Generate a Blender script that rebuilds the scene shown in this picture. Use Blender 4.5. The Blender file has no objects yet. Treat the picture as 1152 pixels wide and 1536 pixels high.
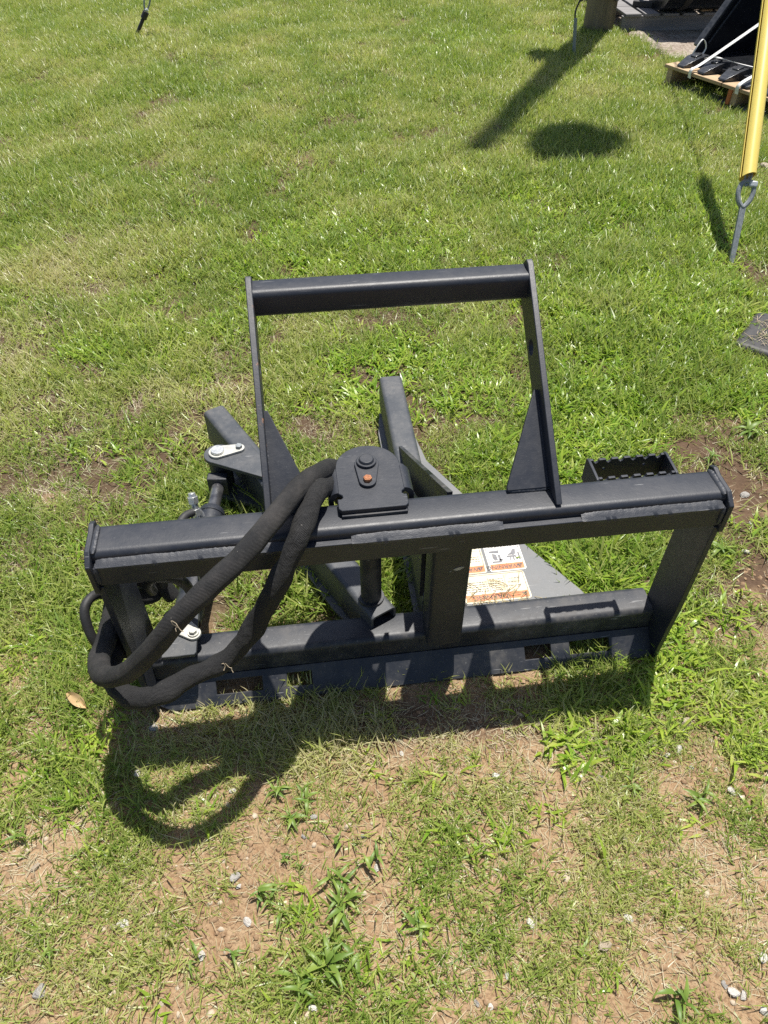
import bpy, bmesh, math, random
import numpy as np
from mathutils import Vector, Matrix

# ------------------------------------------------------------------ camera, sky, sun, exposure
scene = bpy.context.scene
COL = scene.collection
FPX, PITCH, CAM_H = 1100.0, math.radians(45), 1.5
cam_d = bpy.data.cameras.new('camera'); cam = bpy.data.objects.new('camera', cam_d); COL.objects.link(cam)
cam.location = (0, 0, CAM_H); cam.rotation_euler = (math.pi/2 - PITCH, 0, 0)
cam_d.sensor_fit = 'VERTICAL'; cam_d.sensor_height = 36.0; cam_d.lens = FPX/1536*36.0
cam_d.clip_start = 0.05; cam_d.clip_end = 600
scene.camera = cam

SUN_EL, SUN_AZ = math.radians(75), math.atan2(0.41, 0.91)      # azimuth clockwise from +Y
world = bpy.data.worlds.new('World'); scene.world = world; world.use_nodes = True
wn = world.node_tree.nodes; wl = world.node_tree.links; wn.clear()
sky = wn.new('ShaderNodeTexSky'); sky.sky_type = 'NISHITA'; sky.sun_disc = False
sky.sun_elevation = SUN_EL; sky.sun_rotation = SUN_AZ; sky.dust_density = 1.5
bg = wn.new('ShaderNodeBackground'); bg.inputs['Strength'].default_value = 0.075
wo = wn.new('ShaderNodeOutputWorld')
wl.new(sky.outputs[0], bg.inputs[0]); wl.new(bg.outputs[0], wo.inputs[0])
sl = bpy.data.lights.new('sun', 'SUN'); sun = bpy.data.objects.new('sun', sl); COL.objects.link(sun)
sl.energy = 5.0; sl.angle = math.radians(0.55); sl.color = (1.0, 0.955, 0.88)
SUN_DIR = Vector((math.cos(SUN_EL)*math.sin(SUN_AZ), math.cos(SUN_EL)*math.cos(SUN_AZ), math.sin(SUN_EL)))
sun.rotation_euler = SUN_DIR.to_track_quat('Z', 'Y').to_euler(); sun.location = (3, 8, 14)
vs = scene.view_settings; vs.view_transform = 'Standard'; vs.look = 'None'
vs.exposure = 0.58; vs.gamma = 1.0; vs.use_curve_mapping = False
scene.render.engine = 'CYCLES'
scene.cycles.max_bounces = 8; scene.cycles.transparent_max_bounces = 8
scene.cycles.use_denoising = False

rng = random.Random(7)
npr = np.random.default_rng(11)

# ------------------------------------------------------------------ picking points of the place
_F = Vector((0, math.cos(PITCH), -math.sin(PITCH))); _U = Vector((0, math.sin(PITCH), math.cos(PITCH)))
def at(px, py, z=0.0):
    """point of the horizontal plane z seen at photo pixel (1152 x 1536)"""
    d = _F*FPX + Vector((px-576, 0, 0)) + _U*(768-py)
    return Vector((0, 0, CAM_H)) + d*((z-CAM_H)/d.z)
M0 = Vector((0.079, 0.930, 0.0)); YAW = math.radians(7.46)
_cx, _sx = math.cos(YAW), math.sin(YAW)
def to_local(x, y):                      # world -> frame of the attachment
    qx, qy = x-M0.x, y-M0.y
    return qx*_cx + qy*_sx, -qx*_sx + qy*_cx
def to_world(X, Y, Z=0.0): return Vector((M0.x + X*_cx - Y*_sx, M0.y + X*_sx + Y*_cx, Z))

# ------------------------------------------------------------------ numpy noise and ground shape
def vnoise(x, y, s, seed=0):
    x = np.asarray(x, float)/s + 100.5 + seed*17.3; y = np.asarray(y, float)/s + 100.5 + seed*9.1
    xi = np.floor(x).astype(np.int64); yi = np.floor(y).astype(np.int64)
    fx = x-xi; fy = y-yi; fx = fx*fx*(3-2*fx); fy = fy*fy*(3-2*fy)
    def h(a, b):
        n = (a*374761393 + b*668265263 + seed*1442695041) & 0xffffffff
        n = ((n ^ (n >> 13))*1274126177) & 0xffffffff
        return ((n ^ (n >> 16)) & 0xffff)/65535.0
    return (h(xi, yi)*(1-fx)+h(xi+1, yi)*fx)*(1-fy) + (h(xi, yi+1)*(1-fx)+h(xi+1, yi+1)*fx)*fy
def fbm(x, y, s, seed=0, n=3):
    t = 0; a = 1; w = 0
    for k in range(n):
        t = t + a*vnoise(x, y, s/2**k, seed+k); w += a; a *= .55
    return t/w
def sstep(a, b, v): v = np.clip((v-a)/(b-a), 0, 1); return v*v*(3-2*v)
def ground_z(x, y):
    x = np.asarray(x, float); y = np.asarray(y, float)
    qx, qy = x-M0.x, y-M0.y; X = qx*_cx+qy*_sx; Y = -qx*_sx+qy*_cx
    d = np.maximum(np.abs(X)-.6, 0)**2 + np.maximum(np.maximum(-Y, Y-1.05), 0)**2
    k = sstep(0, .5, np.sqrt(d)); k2 = sstep(.5, 3, np.sqrt(d))
    return (vnoise(x, y, .28, 3)-.5)*.022*k + (vnoise(x, y, 1.3, 5)-.5)*.07*k2*.6 + (vnoise(x, y, .07, 8)-.5)*.006 - .004
def gz(x, y): return float(ground_z(x, y))

# painted patches: photo pixel centre and half sizes -> ellipses on the ground (world metres)
def ellipses(lst):
    out = []
    for px, py, rx, ry, s in lst:
        c = at(px, py); a = (at(px+rx, py)-at(px-rx, py)).length/2; b = (at(px, py-ry)-at(px, py+ry)).length/2
        out.append((c.x, c.y, a, b, s))
    return out
def paint(x, y, ell, wob=.6, seed=20):
    v = np.zeros_like(np.asarray(x, float)); w = (fbm(x, y, .12, seed)-.5)*2*wob + (fbm(x, y, .035, seed+4, 2)-.5)*wob*1.6
    for cx, cy, a, b, s in ell:
        r = np.sqrt(((x-cx)/a)**2+((y-cy)/b)**2) + w
        v = np.maximum(v, s*(1-sstep(.35, 1.2, r)))
    return v
BARE = ellipses([(400,1290,120,85,1),(330,1390,110,70,1),(560,1235,75,60,.85),(300,1190,90,50,.8),(190,1400,130,60,.85),(80,1500,130,70,.8),
    (300,1505,110,45,.85),(560,1340,45,60,.8),(600,1270,45,70,.8),(715,1520,75,40,.9),(765,1130,70,30,.75),(1025,1115,60,50,.8),(440,1180,90,40,.8),
    (1030,662,75,42,1),(1095,740,80,60,1),(1125,820,60,75,.95),(1130,880,50,60,.7),(1075,640,60,25,.8),(1130,1190,60,40,.7),
    (560,1085,430,30,.38),(240,1110,120,40,.35),(320,580,60,16,.6),(240,580,60,12,.4),(450,248,45,16,.5),(610,213,40,12,.4),(120,197,45,14,.45),
    (860,90,50,22,.5),(820,60,55,12,.5),(975,85,80,10,.4),(205,58,16,6,.7),(1110,505,40,14,.6),(85,750,36,18,.5),(910,480,40,16,.6),(860,430,45,14,.4),
    (1100,1480,70,50,.75),(940,1420,50,30,.3),(880,1330,40,30,.3),(610,1130,60,30,.6),(60,1290,60,40,.5),(905,590,36,18,.55),(820,420,25,10,.4),
    (480,1370,50,50,.6),(500,1260,70,60,.75),(240,1330,90,60,.6),(345,1290,60,60,.7),(700,1260,50,30,.3),(830,1250,40,30,.3),(670,1400,40,40,.3),(640,1500,60,30,.35)])
LUSH = ellipses([(960,470,200,130,1),(900,620,170,70,1),(620,560,230,90,.55),(1090,590,80,50,1),(700,320,420,110,.45),(230,510,170,60,.6),(470,380,220,70,.7),
    (880,830,120,70,.9),(800,690,110,60,.9),(1040,980,130,110,.6),(930,1100,140,60,.65),(1120,820,60,80,.7),(520,1440,80,90,.18),(1000,300,160,80,.6),(620,880,60,60,.6),
    (110,900,90,120,.3),(60,1130,110,90,.45),(760,80,150,70,.5),(1130,1110,60,80,.6),(300,700,120,60,.3)])
TALLP = ellipses([(385,750,60,45,.9),(465,885,60,50,1),(590,862,35,45,1),(345,890,50,40,.7),(312,668,30,25,.7),(760,860,20,30,.5),(560,640,20,60,.5),(720,700,30,30,.4),(950,855,60,40,.3)])
DRYP = ellipses([(60,450,130,110,.8),(100,640,160,60,.6),(230,590,200,30,.9),(80,750,60,35,1),(330,520,130,70,.45),(520,640,120,60,.5),(120,200,160,60,.45),
    (300,60,300,60,.35),(850,100,80,50,.7),(930,1300,240,220,.42),(1050,1060,110,80,.5),(560,1090,420,50,.9),(820,1120,150,60,.4),(640,300,200,80,.2),
    (190,290,150,40,.5),(230,260,90,40,.4),(1060,950,60,90,.35),(700,1450,150,120,.35),(120,1350,200,150,.4),(200,850,140,60,.35),(850,700,100,40,.1)])
GRAVEL_EDGE = [at(p[0], p[1]) for p in ((700,-80),(840,-4),(870,10),(925,44),(960,62),(1000,84),(1040,92),(1152,110),(1400,150))]
def gravel_mask(x, y):                   # 1 on the gravel yard behind the lawn's far right edge
    ex = np.array([p.x for p in GRAVEL_EDGE]); ey = np.array([p.y for p in GRAVEL_EDGE]); o = np.argsort(ex)
    e = np.interp(x, ex[o], ey[o], left=40.0, right=ey[o][-1]) + (fbm(x, y, .3, 41)-.5)*.35
    return sstep(-.06, .10, y-e)
# places where metal or wood lies on the ground: no grass comes through
BLADE_R = [(.02,.10),(.50,.10),(.455,.205),(.23,.59),(.15,.75),(.112,1.02),(.035,1.0),(.02,.90)]
AX0, AX1 = Vector((-.090,.150)), Vector((-.478,.934))          # axis of the moving arm
_ad = (AX1-AX0).normalized(); _an = Vector((-_ad.y, _ad.x))    # along, and to its left
def in_poly(X, Y, poly):
    r = np.zeros_like(X, bool); n = len(poly); j = n-1
    for i in range(n):
        xi, yi = poly[i]; xj, yj = poly[j]
        c = ((yi > Y) != (yj > Y)) & (X < (xj-xi)*(Y-yi)/(yj-yi+1e-12)+xi); r ^= c; j = i
    return r
def blocked(x, y):
    qx, qy = x-M0.x, y-M0.y; X = qx*_cx+qy*_sx; Y = -qx*_sx+qy*_cx
    b = (np.abs(X) < .585) & (Y > .004) & (Y < .13)
    for xa, xb in ((-.455,-.364),(-.295,-.248),(.267,.320),(.378,.464)): b &= ~((X > xa) & (X < xb) & (Y > .012) & (Y < .045))
    b |= in_poly(X, Y, BLADE_R)
    u = (X-AX0.x)*_ad.x+(Y-AX0.y)*_ad.y; v = (X-AX0.x)*_an.x+(Y-AX0.y)*_an.y
    b |= (u > -.09) & (u < .88) & (v > -.05-.05*(u > .45)) & (v < .03)
    b |= (np.abs(X+.50) < .04) & (Y > .1) & (Y < .52)
    b |= (x-1.8)**2+(y-7.25)**2 < .12**2
    return b

# ------------------------------------------------------------------ node helpers and materials
def mat(name):
    m = bpy.data.materials.new(name); m.use_nodes = True; nt = m.node_tree; nt.nodes.clear()
    out = nt.nodes.new('ShaderNodeOutputMaterial')
    return m, nt, out
class N:
    def __init__(s, nt): s.nt = nt
    def n(s, t, **kw):
        nd = s.nt.nodes.new(t)
        for k, v in kw.items():
            if k.startswith('i_'): nd.inputs[k[2:].replace('_', ' ')].default_value = v
            else: setattr(nd, k, v)
        return nd
    def l(s, a, b): s.nt.links.new(a, b)
    def noise(s, vec, scale, detail=3, rough=.55):
        nd = s.n('ShaderNodeTexNoise'); nd.inputs['Scale'].default_value = scale; nd.inputs['Detail'].default_value = detail
        nd.inputs['Roughness'].default_value = rough
        if vec is not None: s.l(vec, nd.inputs['Vector'])
        return nd.outputs['Fac']
    def ramp(s, fac, stops):
        nd = s.n('ShaderNodeValToRGB'); e = nd.color_ramp.elements
        while len(e) < len(stops): e.new(.5)
        for k, (p, c) in enumerate(stops):
            e[k].position = p; e[k].color = (c, c, c, 1) if isinstance(c, (int, float)) else (*c, 1)
        s.l(fac, nd.inputs[0]); return nd.outputs[0]
    def mix(s, fac, a, b, mode='MIX'):
        nd = s.n('ShaderNodeMix', data_type='RGBA', blend_type=mode)
        for v, sk in ((fac, nd.inputs[0]), (a, nd.inputs[6]), (b, nd.inputs[7])):
            if hasattr(v, 'is_linked'): s.l(v, sk)
            else: sk.default_value = v if isinstance(v, (int, float)) else (*v, 1)
        return nd.outputs[2]
    def math(s, op, a, b=0.0):
        nd = s.n('ShaderNodeMath', operation=op)
        for v, sk in ((a, nd.inputs[0]), (b, nd.inputs[1])):
            if hasattr(v, 'is_linked'): s.l(v, sk)
            else: sk.default_value = v
        return nd.outputs[0]
    def bump(s, h, dist, strength=1.0, normal=None):
        nd = s.n('ShaderNodeBump'); nd.inputs['Distance'].default_value = dist; nd.inputs['Strength'].default_value = strength
        s.l(h, nd.inputs['Height'])
        if normal is not None: s.l(normal, nd.inputs['Normal'])
        return nd.outputs[0]
    def obj(s): return s.n('ShaderNodeTexCoord').outputs['Object']
    def scaled(s, vec, sc):
        nd = s.n('ShaderNodeMapping'); nd.inputs['Scale'].default_value = sc; s.l(vec, nd.inputs['Vector']); return nd.outputs[0]

def paint_mat(name, base=(.0115,.0140,.0205), dust=.12, rough=.46, rust=.0, scratch=.5, peel=.12, spec=.52):
    m, nt, out = mat(name); g = N(nt); co = g.obj()
    p = g.n('ShaderNodeBsdfPrincipled'); p.inputs['Specular IOR Level'].default_value = spec
    n1 = g.noise(co, 9, 5, .65); n2 = g.noise(co, 60, 4, .6); n3 = g.noise(co, 420, 2, .5)
    b2 = tuple(c*1.6+.001 for c in base)
    c = g.mix(n1, base, b2)
    dm = g.math('MULTIPLY', g.ramp(n1, [(.42, 0), (.75, 1)]), g.ramp(n2, [(.3, .2), (.7, 1)]))
    dm = g.math('MULTIPLY', dm, dust)
    c = g.mix(dm, c, (.19,.175,.155))
    speck = g.ramp(g.noise(co, 210, 1, .5), [(.70, 0), (.76, 1)])
    c = g.mix(g.math('MULTIPLY', speck, .22*dust+.02), c, (.5,.5,.48))
    sc = g.noise(g.scaled(co, (3, 40, 55)), 6, 2, .4)
    scr = g.math('MULTIPLY', g.ramp(sc, [(.69, 0), (.73, 1)]), g.ramp(g.noise(co, 7, 2), [(.5, 0), (.62, 1)]))
    c = g.mix(g.math('MULTIPLY', scr, scratch), c, (.30,.30,.30))
    if rust:
        rm = g.ramp(g.noise(co, 38, 5, .7), [(.72-rust*.3, 0), (.80-rust*.3, 1)])
        c = g.mix(rm, c, g.mix(g.noise(co, 200, 3), (.16,.06,.025), (.33,.16,.08)))
    g.l(c, p.inputs['Base Color'])
    r = g.math('ADD', g.math('MULTIPLY', n2, .18), rough-.08); r = g.math('ADD', r, g.math('MULTIPLY', dm, .5))
    g.l(r, p.inputs['Roughness'])
    h = g.math('ADD', g.math('MULTIPLY', n3, .5), g.math('MULTIPLY', g.noise(co, 160, 3), .5))
    g.l(g.bump(h, .0012, peel*2.2), p.inputs['Normal'])
    g.l(p.outputs[0], out.inputs[0]); return m
def simple_mat(name, col, col2=None, rough=.5, metal=0., scale=30, bump=.0, bscale=200, spec=.5):
    m, nt, out = mat(name); g = N(nt); co = g.obj(); p = g.n('ShaderNodeBsdfPrincipled')
    c = g.mix(g.ramp(g.noise(co, scale, 4, .6), [(.35, 0), (.65, 1)]), col, col2 or tuple(min(1, k*1.3) for k in col))
    g.l(c, p.inputs['Base Color']); p.inputs['Metallic'].default_value = metal
    p.inputs['Specular IOR Level'].default_value = spec
    g.l(g.math('ADD', g.math('MULTIPLY', g.noise(co, scale*1.7, 3), .2), rough-.1), p.inputs['Roughness'])
    if bump: g.l(g.bump(g.noise(co, bscale, 4), bump), p.inputs['Normal'])
    g.l(p.outputs[0], out.inputs[0]); return m
PAINT = paint_mat('black_powder_coat')
PAINT_DIRTY = paint_mat('black_paint_dusty', base=(.0115,.0138,.0195), dust=.55, rough=.48, scratch=.7)
PAINT_WORN = paint_mat('black_paint_worn', base=(.036,.040,.046), dust=.5, rough=.46, scratch=.6)
PAINT_RUST = paint_mat('black_paint_rusting', dust=.15, rust=.42, rough=.5)
PAINT_WELD = paint_mat('painted_weld', base=(.024,.027,.034), dust=.2, rough=.5, peel=.3)  # lighter than the beam paint: light on the upward-facing bead put into its colour
PLATE_GREY = paint_mat('scuffed_grey_plate', base=(.10,.104,.108), dust=.8, rough=.5, scratch=.7)
ZINC = simple_mat('zinc_plating', (.55,.56,.56), (.72,.72,.69), .38, .85, 60, .0004, 300)
ZINC_Y = simple_mat('cream_zinc_washer', (.40,.40,.37), (.54,.53,.48), .45, .35, 60)
CHROME = simple_mat('dull_rod_steel', (.10,.10,.11), (.22,.22,.22), .25, .7, 40)
RUSTB = simple_mat('rusty_bolt', (.22,.075,.03), (.42,.18,.08), .75, .0, 160, .0006, 300)
GALV = simple_mat('weathered_galvanised_steel', (.17,.19,.20), (.27,.29,.30), .55, .2, 90, .0006, 300)
GALV_L = simple_mat('bright_galvanised_steel', (.42,.45,.46), (.55,.57,.57), .5, .4, 90, .0006, 300)
RUBBER = simple_mat('black_rubber', (.016,.016,.017), (.028,.028,.028), .6, 0, 40, .0005, 300)
YELLOW = simple_mat('yellow_plastic', (.66,.53,.10), (.74,.62,.17), .42, 0, 7, .0003, 60)
def thin_plastic(name, col, tr):
    m, nt, out = mat(name); g = N(nt); co = g.obj(); p = g.n('ShaderNodeBsdfPrincipled'); c = g.mix(g.noise(co, 6, 4), col, tuple(k*.82 for k in col))
    c = g.mix(g.ramp(g.noise(co, 60, 4), [(.62, 0), (.75, .35)]), c, (.35,.28,.10))
    g.l(c, p.inputs['Base Color']); p.inputs['Roughness'].default_value = .4; t = g.n('ShaderNodeBsdfTranslucent'); g.l(c, t.inputs[0])
    mx = g.n('ShaderNodeMixShader'); mx.inputs[0].default_value = tr; g.l(p.outputs[0], mx.inputs[1]); g.l(t.outputs[0], mx.inputs[2]); g.l(mx.outputs[0], out.inputs[0]); return m
YELLOW_T = thin_plastic('thin_yellow_plastic', (.90,.74,.19), .3)
BLACKGLOSS = simple_mat('glossy_black_paint', (.008,.009,.011), (.014,.015,.018), .2, 0, 20)
TOOTHM = simple_mat('black_tooth_paint', (.022,.024,.028), (.05,.052,.056), .26, 0, 40)
BLACKCAST = simple_mat('black_plastic', (.030,.029,.031), (.050,.047,.046), .6, 0, 30, .0008, 200)
STRAP = simple_mat('white_strap', (.70,.69,.66), (.80,.79,.77), .45, 0, 60)
CONDUIT = simple_mat('grey_conduit', (.19,.22,.21), (.26,.29,.28), .5, 0, 30)
LABEL_W = simple_mat('label_cream', (.50,.43,.27), (.66,.62,.50), .5, 0, 45)
LABEL_P = simple_mat('label_white', (.62,.60,.55), (.70,.69,.66), .4, 0, 60)
LABEL_O = simple_mat('label_orange', (.50,.15,.05), (.58,.22,.09), .4, 0, 60)
INK = simple_mat('label_ink', (.05,.05,.05), (.10,.09,.09), .6, 0, 90)
INK_G = simple_mat('label_grey_ink', (.13,.13,.14), (.19,.19,.20), .6, 0, 90)
STRAW_BIT = simple_mat('straw_bits', (.20,.15,.07), (.40,.34,.18), .8, 0, 25)
THREAD = simple_mat('frayed_thread', (.34,.27,.18), (.46,.38,.27), .8)
def wood_mat(name, a, b, c, along=0, rough=.8, sc=1.0):
    m, nt, out = mat(name); g = N(nt); co = g.obj(); p = g.n('ShaderNodeBsdfPrincipled')
    s = [14*sc, 14*sc, 14*sc]; s[along] = .9*sc
    v = g.scaled(co, s)
    f = g.noise(v, 5, 6, .7); k = g.noise(v, 1.2, 3, .5)
    col = g.mix(g.ramp(f, [(.3, 0), (.7, 1)]), a, b); col = g.mix(g.ramp(k, [(.45, 0), (.7, .8)]), col, c)
    g.l(col, p.inputs['Base Color']); p.inputs['Roughness'].default_value = rough
    g.l(g.bump(f, .004, .8), p.inputs['Normal']); g.l(p.outputs[0], out.inputs[0]); return m
WOOD_NEW = wood_mat('pallet_pine', (.36,.25,.14), (.50,.38,.24), (.28,.17,.09), 0)
WOOD_GREY = wood_mat('weathered_grey_wood', (.17,.165,.165), (.27,.26,.26), (.10,.095,.095), 0)
WOOD_POLE = wood_mat('utility_pole_wood', (.16,.125,.08), (.26,.21,.14), (.10,.085,.05), 2, .85, .9)
WOOD_ORANGE = wood_mat('orange_painted_wood', (.42,.11,.03), (.5,.17,.05), (.3,.15,.08), 2)

def sleeve_mat(name, dusty, wr=.004, wsc=45):
    m, nt, out = mat(name); g = N(nt); p = g.n('ShaderNodeBsdfPrincipled')
    uv = g.n('ShaderNodeTexCoord').outputs['UV']; co = g.obj()
    sx = g.n('ShaderNodeSeparateXYZ'); g.l(uv, sx.inputs[0])
    w1 = g.math('SINE', g.math('MULTIPLY', sx.outputs[0], 2*math.pi*46)); w2 = g.math('SINE', g.math('MULTIPLY', sx.outputs[1], 2*math.pi*300))
    w = g.math('MULTIPLY', w1, w2)
    c = g.mix(g.ramp(w, [(.3, 0), (.8, 1)]), (.007,.007,.0078), (.026,.0255,.0255))
    d = g.ramp(g.noise(co, 14, 5, .65), [(.42, 0), (.8, dusty)]); c = g.mix(d, c, (.105,.094,.086))
    c = g.mix(g.ramp(g.noise(co, 170, 2), [(.74, 0), (.78, .5)]), c, (.3,.28,.25))
    g.l(c, p.inputs['Base Color']); p.inputs['Roughness'].default_value = .75
    b1 = g.bump(g.noise(co, wsc, 4, .6), wr, .8)
    g.l(g.bump(w, .0012, .7, b1), p.inputs['Normal']); g.l(p.outputs[0], out.inputs[0]); return m
SLEEVE = sleeve_mat('woven_hose_sleeve', .5); SLEEVE_B = sleeve_mat('black_hose_sleeve', .07, .016, 30)

def soil_mat():
    m, nt, out = mat('red_tan_soil'); g = N(nt); p = g.n('ShaderNodeBsdfPrincipled'); co = g.obj()
    n1 = g.noise(co, 3.2, 5, .6); n2 = g.noise(co, 38, 5, .65); n3 = g.noise(co, 190, 3, .6)
    c = g.mix(g.ramp(n1, [(.35, 0), (.65, 1)]), (.225,.135,.072), (.315,.208,.120))
    c = g.mix(g.ramp(n2, [(.3, 0), (.7, .75)]), c, (.375,.275,.170))
    c = g.mix(g.ramp(n3, [(.38, .6), (.5, 0)]), c, (.16,.09,.05))
    at_ = g.n('ShaderNodeAttribute', attribute_name='bare').outputs['Fac']
    at_ = g.ramp(at_, [(.08, 0), (.45, 1)]); th = g.mix(n3, (.032,.025,.014), (.11,.085,.050))
    c = g.mix(g.math('MULTIPLY', g.math('SUBTRACT', 1.0, at_), .85), c, th)
    dk = g.n('ShaderNodeAttribute', attribute_name='dark').outputs['Fac']     # brown soil at right and under the lawn, plus painted frame shade
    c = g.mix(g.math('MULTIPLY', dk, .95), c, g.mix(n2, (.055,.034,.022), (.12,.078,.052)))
    g.l(c, p.inputs['Base Color']); p.inputs['Roughness'].default_value = .95; p.inputs['Specular IOR Level'].default_value = .15
    vo = g.n('ShaderNodeTexVoronoi'); vo.inputs['Scale'].default_value = 95; g.l(co, vo.inputs['Vector'])
    h = g.math('ADD', g.math('MULTIPLY', n2, .9), g.math('MULTIPLY', g.math('SUBTRACT', 1., vo.outputs['Distance']), .35)); h = g.math('ADD', h, g.math('MULTIPLY', n3, .3))
    g.l(g.bump(h, .012, .9), p.inputs['Normal']); g.l(p.outputs[0], out.inputs[0]); return m
def gravel_mat():
    m, nt, out = mat('tan_gravel'); g = N(nt); p = g.n('ShaderNodeBsdfPrincipled'); co = g.obj()
    vo = g.n('ShaderNodeTexVoronoi'); vo.inputs['Scale'].default_value = 55; g.l(co, vo.inputs['Vector'])
    sp = g.n('ShaderNodeSeparateColor'); g.l(vo.outputs['Color'], sp.inputs[0])
    c = g.mix(sp.outputs[0], (.19,.155,.12), (.42,.37,.31)); c = g.mix(g.ramp(g.noise(co, 4, 4), [(.4, 0), (.7, .6)]), c, (.20,.14,.10))
    g.l(c, p.inputs['Base Color']); p.inputs['Roughness'].default_value = .9
    g.l(g.bump(g.math('SUBTRACT', 1., vo.outputs['Distance']), .01, 1.), p.inputs['Normal']); g.l(p.outputs[0], out.inputs[0]); return m
def rock_mat(name, a, b, spec=.3):
    m, nt, out = mat(name); g = N(nt); p = g.n('ShaderNodeBsdfPrincipled'); co = g.obj()
    rd = g.n('ShaderNodeObjectInfo').outputs['Random']
    n1 = g.noise(co, 2.2, 6, .7)
    c = g.mix(g.ramp(n1, [(.35, 0), (.65, 1)]), a, b); c = g.mix(g.math('MULTIPLY', rd, .25), c, (.30,.22,.15))
    g.l(c, p.inputs['Base Color']); p.inputs['Roughness'].default_value = .8; p.inputs['Specular IOR Level'].default_value = spec
    g.l(g.bump(n1, .03, .6), p.inputs['Normal']); g.l(p.outputs[0], out.inputs[0]); return m
ROCK_W = rock_mat('white_limestone', (.58,.55,.50), (.76,.74,.69)); ROCK_G = rock_mat('grey_limestone', (.30,.29,.27), (.50,.48,.45))
ROCK_T = rock_mat('tan_stone', (.36,.29,.21), (.52,.45,.35)); ROCK_R = rock_mat('rust_red_stone', (.27,.12,.06), (.40,.22,.13)); ROCK_D = rock_mat('dark_stone', (.09,.09,.10), (.17,.17,.18))

def leaf_mat(name, lush, mid, dry, trans=.4, use_inst=True, rough=.45, dry_bias=0.0, spec=.5):
    m, nt, out = mat(name); g = N(nt)
    v = g.n('ShaderNodeAttribute', attribute_name='v').outputs['Fac']
    if use_inst:
        dr = g.n('ShaderNodeAttribute', attribute_name='dry', attribute_type='INSTANCER').outputs['Fac']
        rn = g.n('ShaderNodeAttribute', attribute_name='rnd', attribute_type='INSTANCER').outputs['Fac']
    else:
        dr = g.n('ShaderNodeValue').outputs[0]; dr.default_value = .15
        rn = g.n('ShaderNodeObjectInfo').outputs['Random']
    f = g.math('ADD', g.math('MULTIPLY', v, .55), g.math('MULTIPLY', rn, .35)); f = g.math('ADD', f, g.math('MULTIPLY', dr, .55))
    f = g.math('ADD', f, dry_bias-.15)
    c = g.ramp(f, [(.12, lush), (.55, mid), (.80, tuple((a+b)/2 for a, b in zip(mid, dry))), (1., dry)])
    p = g.n('ShaderNodeBsdfPrincipled'); g.l(c, p.inputs['Base Color']); p.inputs['Roughness'].default_value = rough
    p.inputs['Specular IOR Level'].default_value = spec
    t = g.n('ShaderNodeBsdfTranslucent'); g.l(g.mix(.5, c, (.95,1.,.35), 'MULTIPLY'), t.inputs[0])
    mx = g.n('ShaderNodeMixShader'); mx.inputs[0].default_value = trans
    g.l(p.outputs[0], mx.inputs[1]); g.l(t.outputs[0], mx.inputs[2]); g.l(mx.outputs[0], out.inputs[0]); return m
LAWN = leaf_mat('lawn_blade', (.170,.270,.038), (.380,.430,.112), (.58,.52,.31), .44, rough=.36)
BROAD = leaf_mat('broad_blade', (.200,.350,.034), (.420,.530,.074), (.54,.51,.20), .46, rough=.32)
STRAWM = leaf_mat('straw', (.27,.26,.12), (.41,.36,.22), (.53,.46,.32), .25, dry_bias=.2)
CRAB = leaf_mat('crabgrass_leaf', (.130,.225,.036), (.250,.340,.065), (.38,.40,.13), .38, use_inst=False)

# ------------------------------------------------------------------ mesh builders
def finish(me, sharp=35):
    for p in me.polygons: p.use_smooth = True
    try: me.set_sharp_from_angle(angle=math.radians(sharp))
    except Exception: pass
def link(name, me, m, parent=None, bevel=0.0, loc=None, seg=2):
    o = bpy.data.objects.new(name, me); COL.objects.link(o)
    if m and not me.materials: me.materials.append(m)
    if parent: o.parent = parent
    if loc: o.location = loc
    if bevel:
        b = o.modifiers.new('bevel', 'BEVEL'); b.width = bevel; b.segments = seg; b.limit_method = 'ANGLE'; b.angle_limit = math.radians(40)
    return o
def bm_mesh(bm, name, sharp=35):
    bmesh.ops.recalc_face_normals(bm, faces=bm.faces[:])
    me = bpy.data.meshes.new(name); bm.to_mesh(me); bm.free(); finish(me, sharp); return me
def thing(name, label, cat, loc=(0, 0, 0), rz=0, group=None):
    o = bpy.data.objects.new(name, None); COL.objects.link(o); o.location = loc; o.rotation_euler = (0, 0, rz); o.empty_display_size = .1
    o['label'] = label; o['category'] = cat
    if group: o['group'] = group
    return o
def tag(o, label, cat, group=None):
    o['label'] = label; o['category'] = cat
    if group: o['group'] = group
    return o
def structure(o, kind='structure'): o['kind'] = kind; return o
def box(bm, c, s, rot=None):
    r = bmesh.ops.create_cube(bm, size=1.0); vs_ = r['verts']
    M = Matrix.Translation(Vector(c)) @ (rot.to_4x4() if rot else Matrix.Identity(4)) @ Matrix.Diagonal((*s, 1))
    bmesh.ops.transform(bm, matrix=M, verts=vs_); return vs_
def plate(bm, pts, o, u, v, th, holes=()):
    """flat plate: polygon pts in the plane (o; u, v), thickness th along u x v, with holes"""
    o, u, v = Vector(o), Vector(u).normalized(), Vector(v).normalized(); w = u.cross(v).normalized()
    edges = []
    for loop in (pts, *holes):
        vv = [bm.verts.new(o+u*p[0]+v*p[1]) for p in loop]
        edges += [bm.edges.new((vv[i], vv[(i+1) % len(vv)])) for i in range(len(vv))]
    if holes:
        r = bmesh.ops.triangle_fill(bm, edges=edges, use_beauty=True, use_dissolve=False)
        fs = [g for g in r['geom'] if isinstance(g, bmesh.types.BMFace)]
    else:
        fs = [bm.faces.new(vv)]
    e = bmesh.ops.extrude_face_region(bm, geom=fs)
    bmesh.ops.translate(bm, vec=w*th, verts=[g for g in e['geom'] if isinstance(g, bmesh.types.BMVert)])
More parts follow.
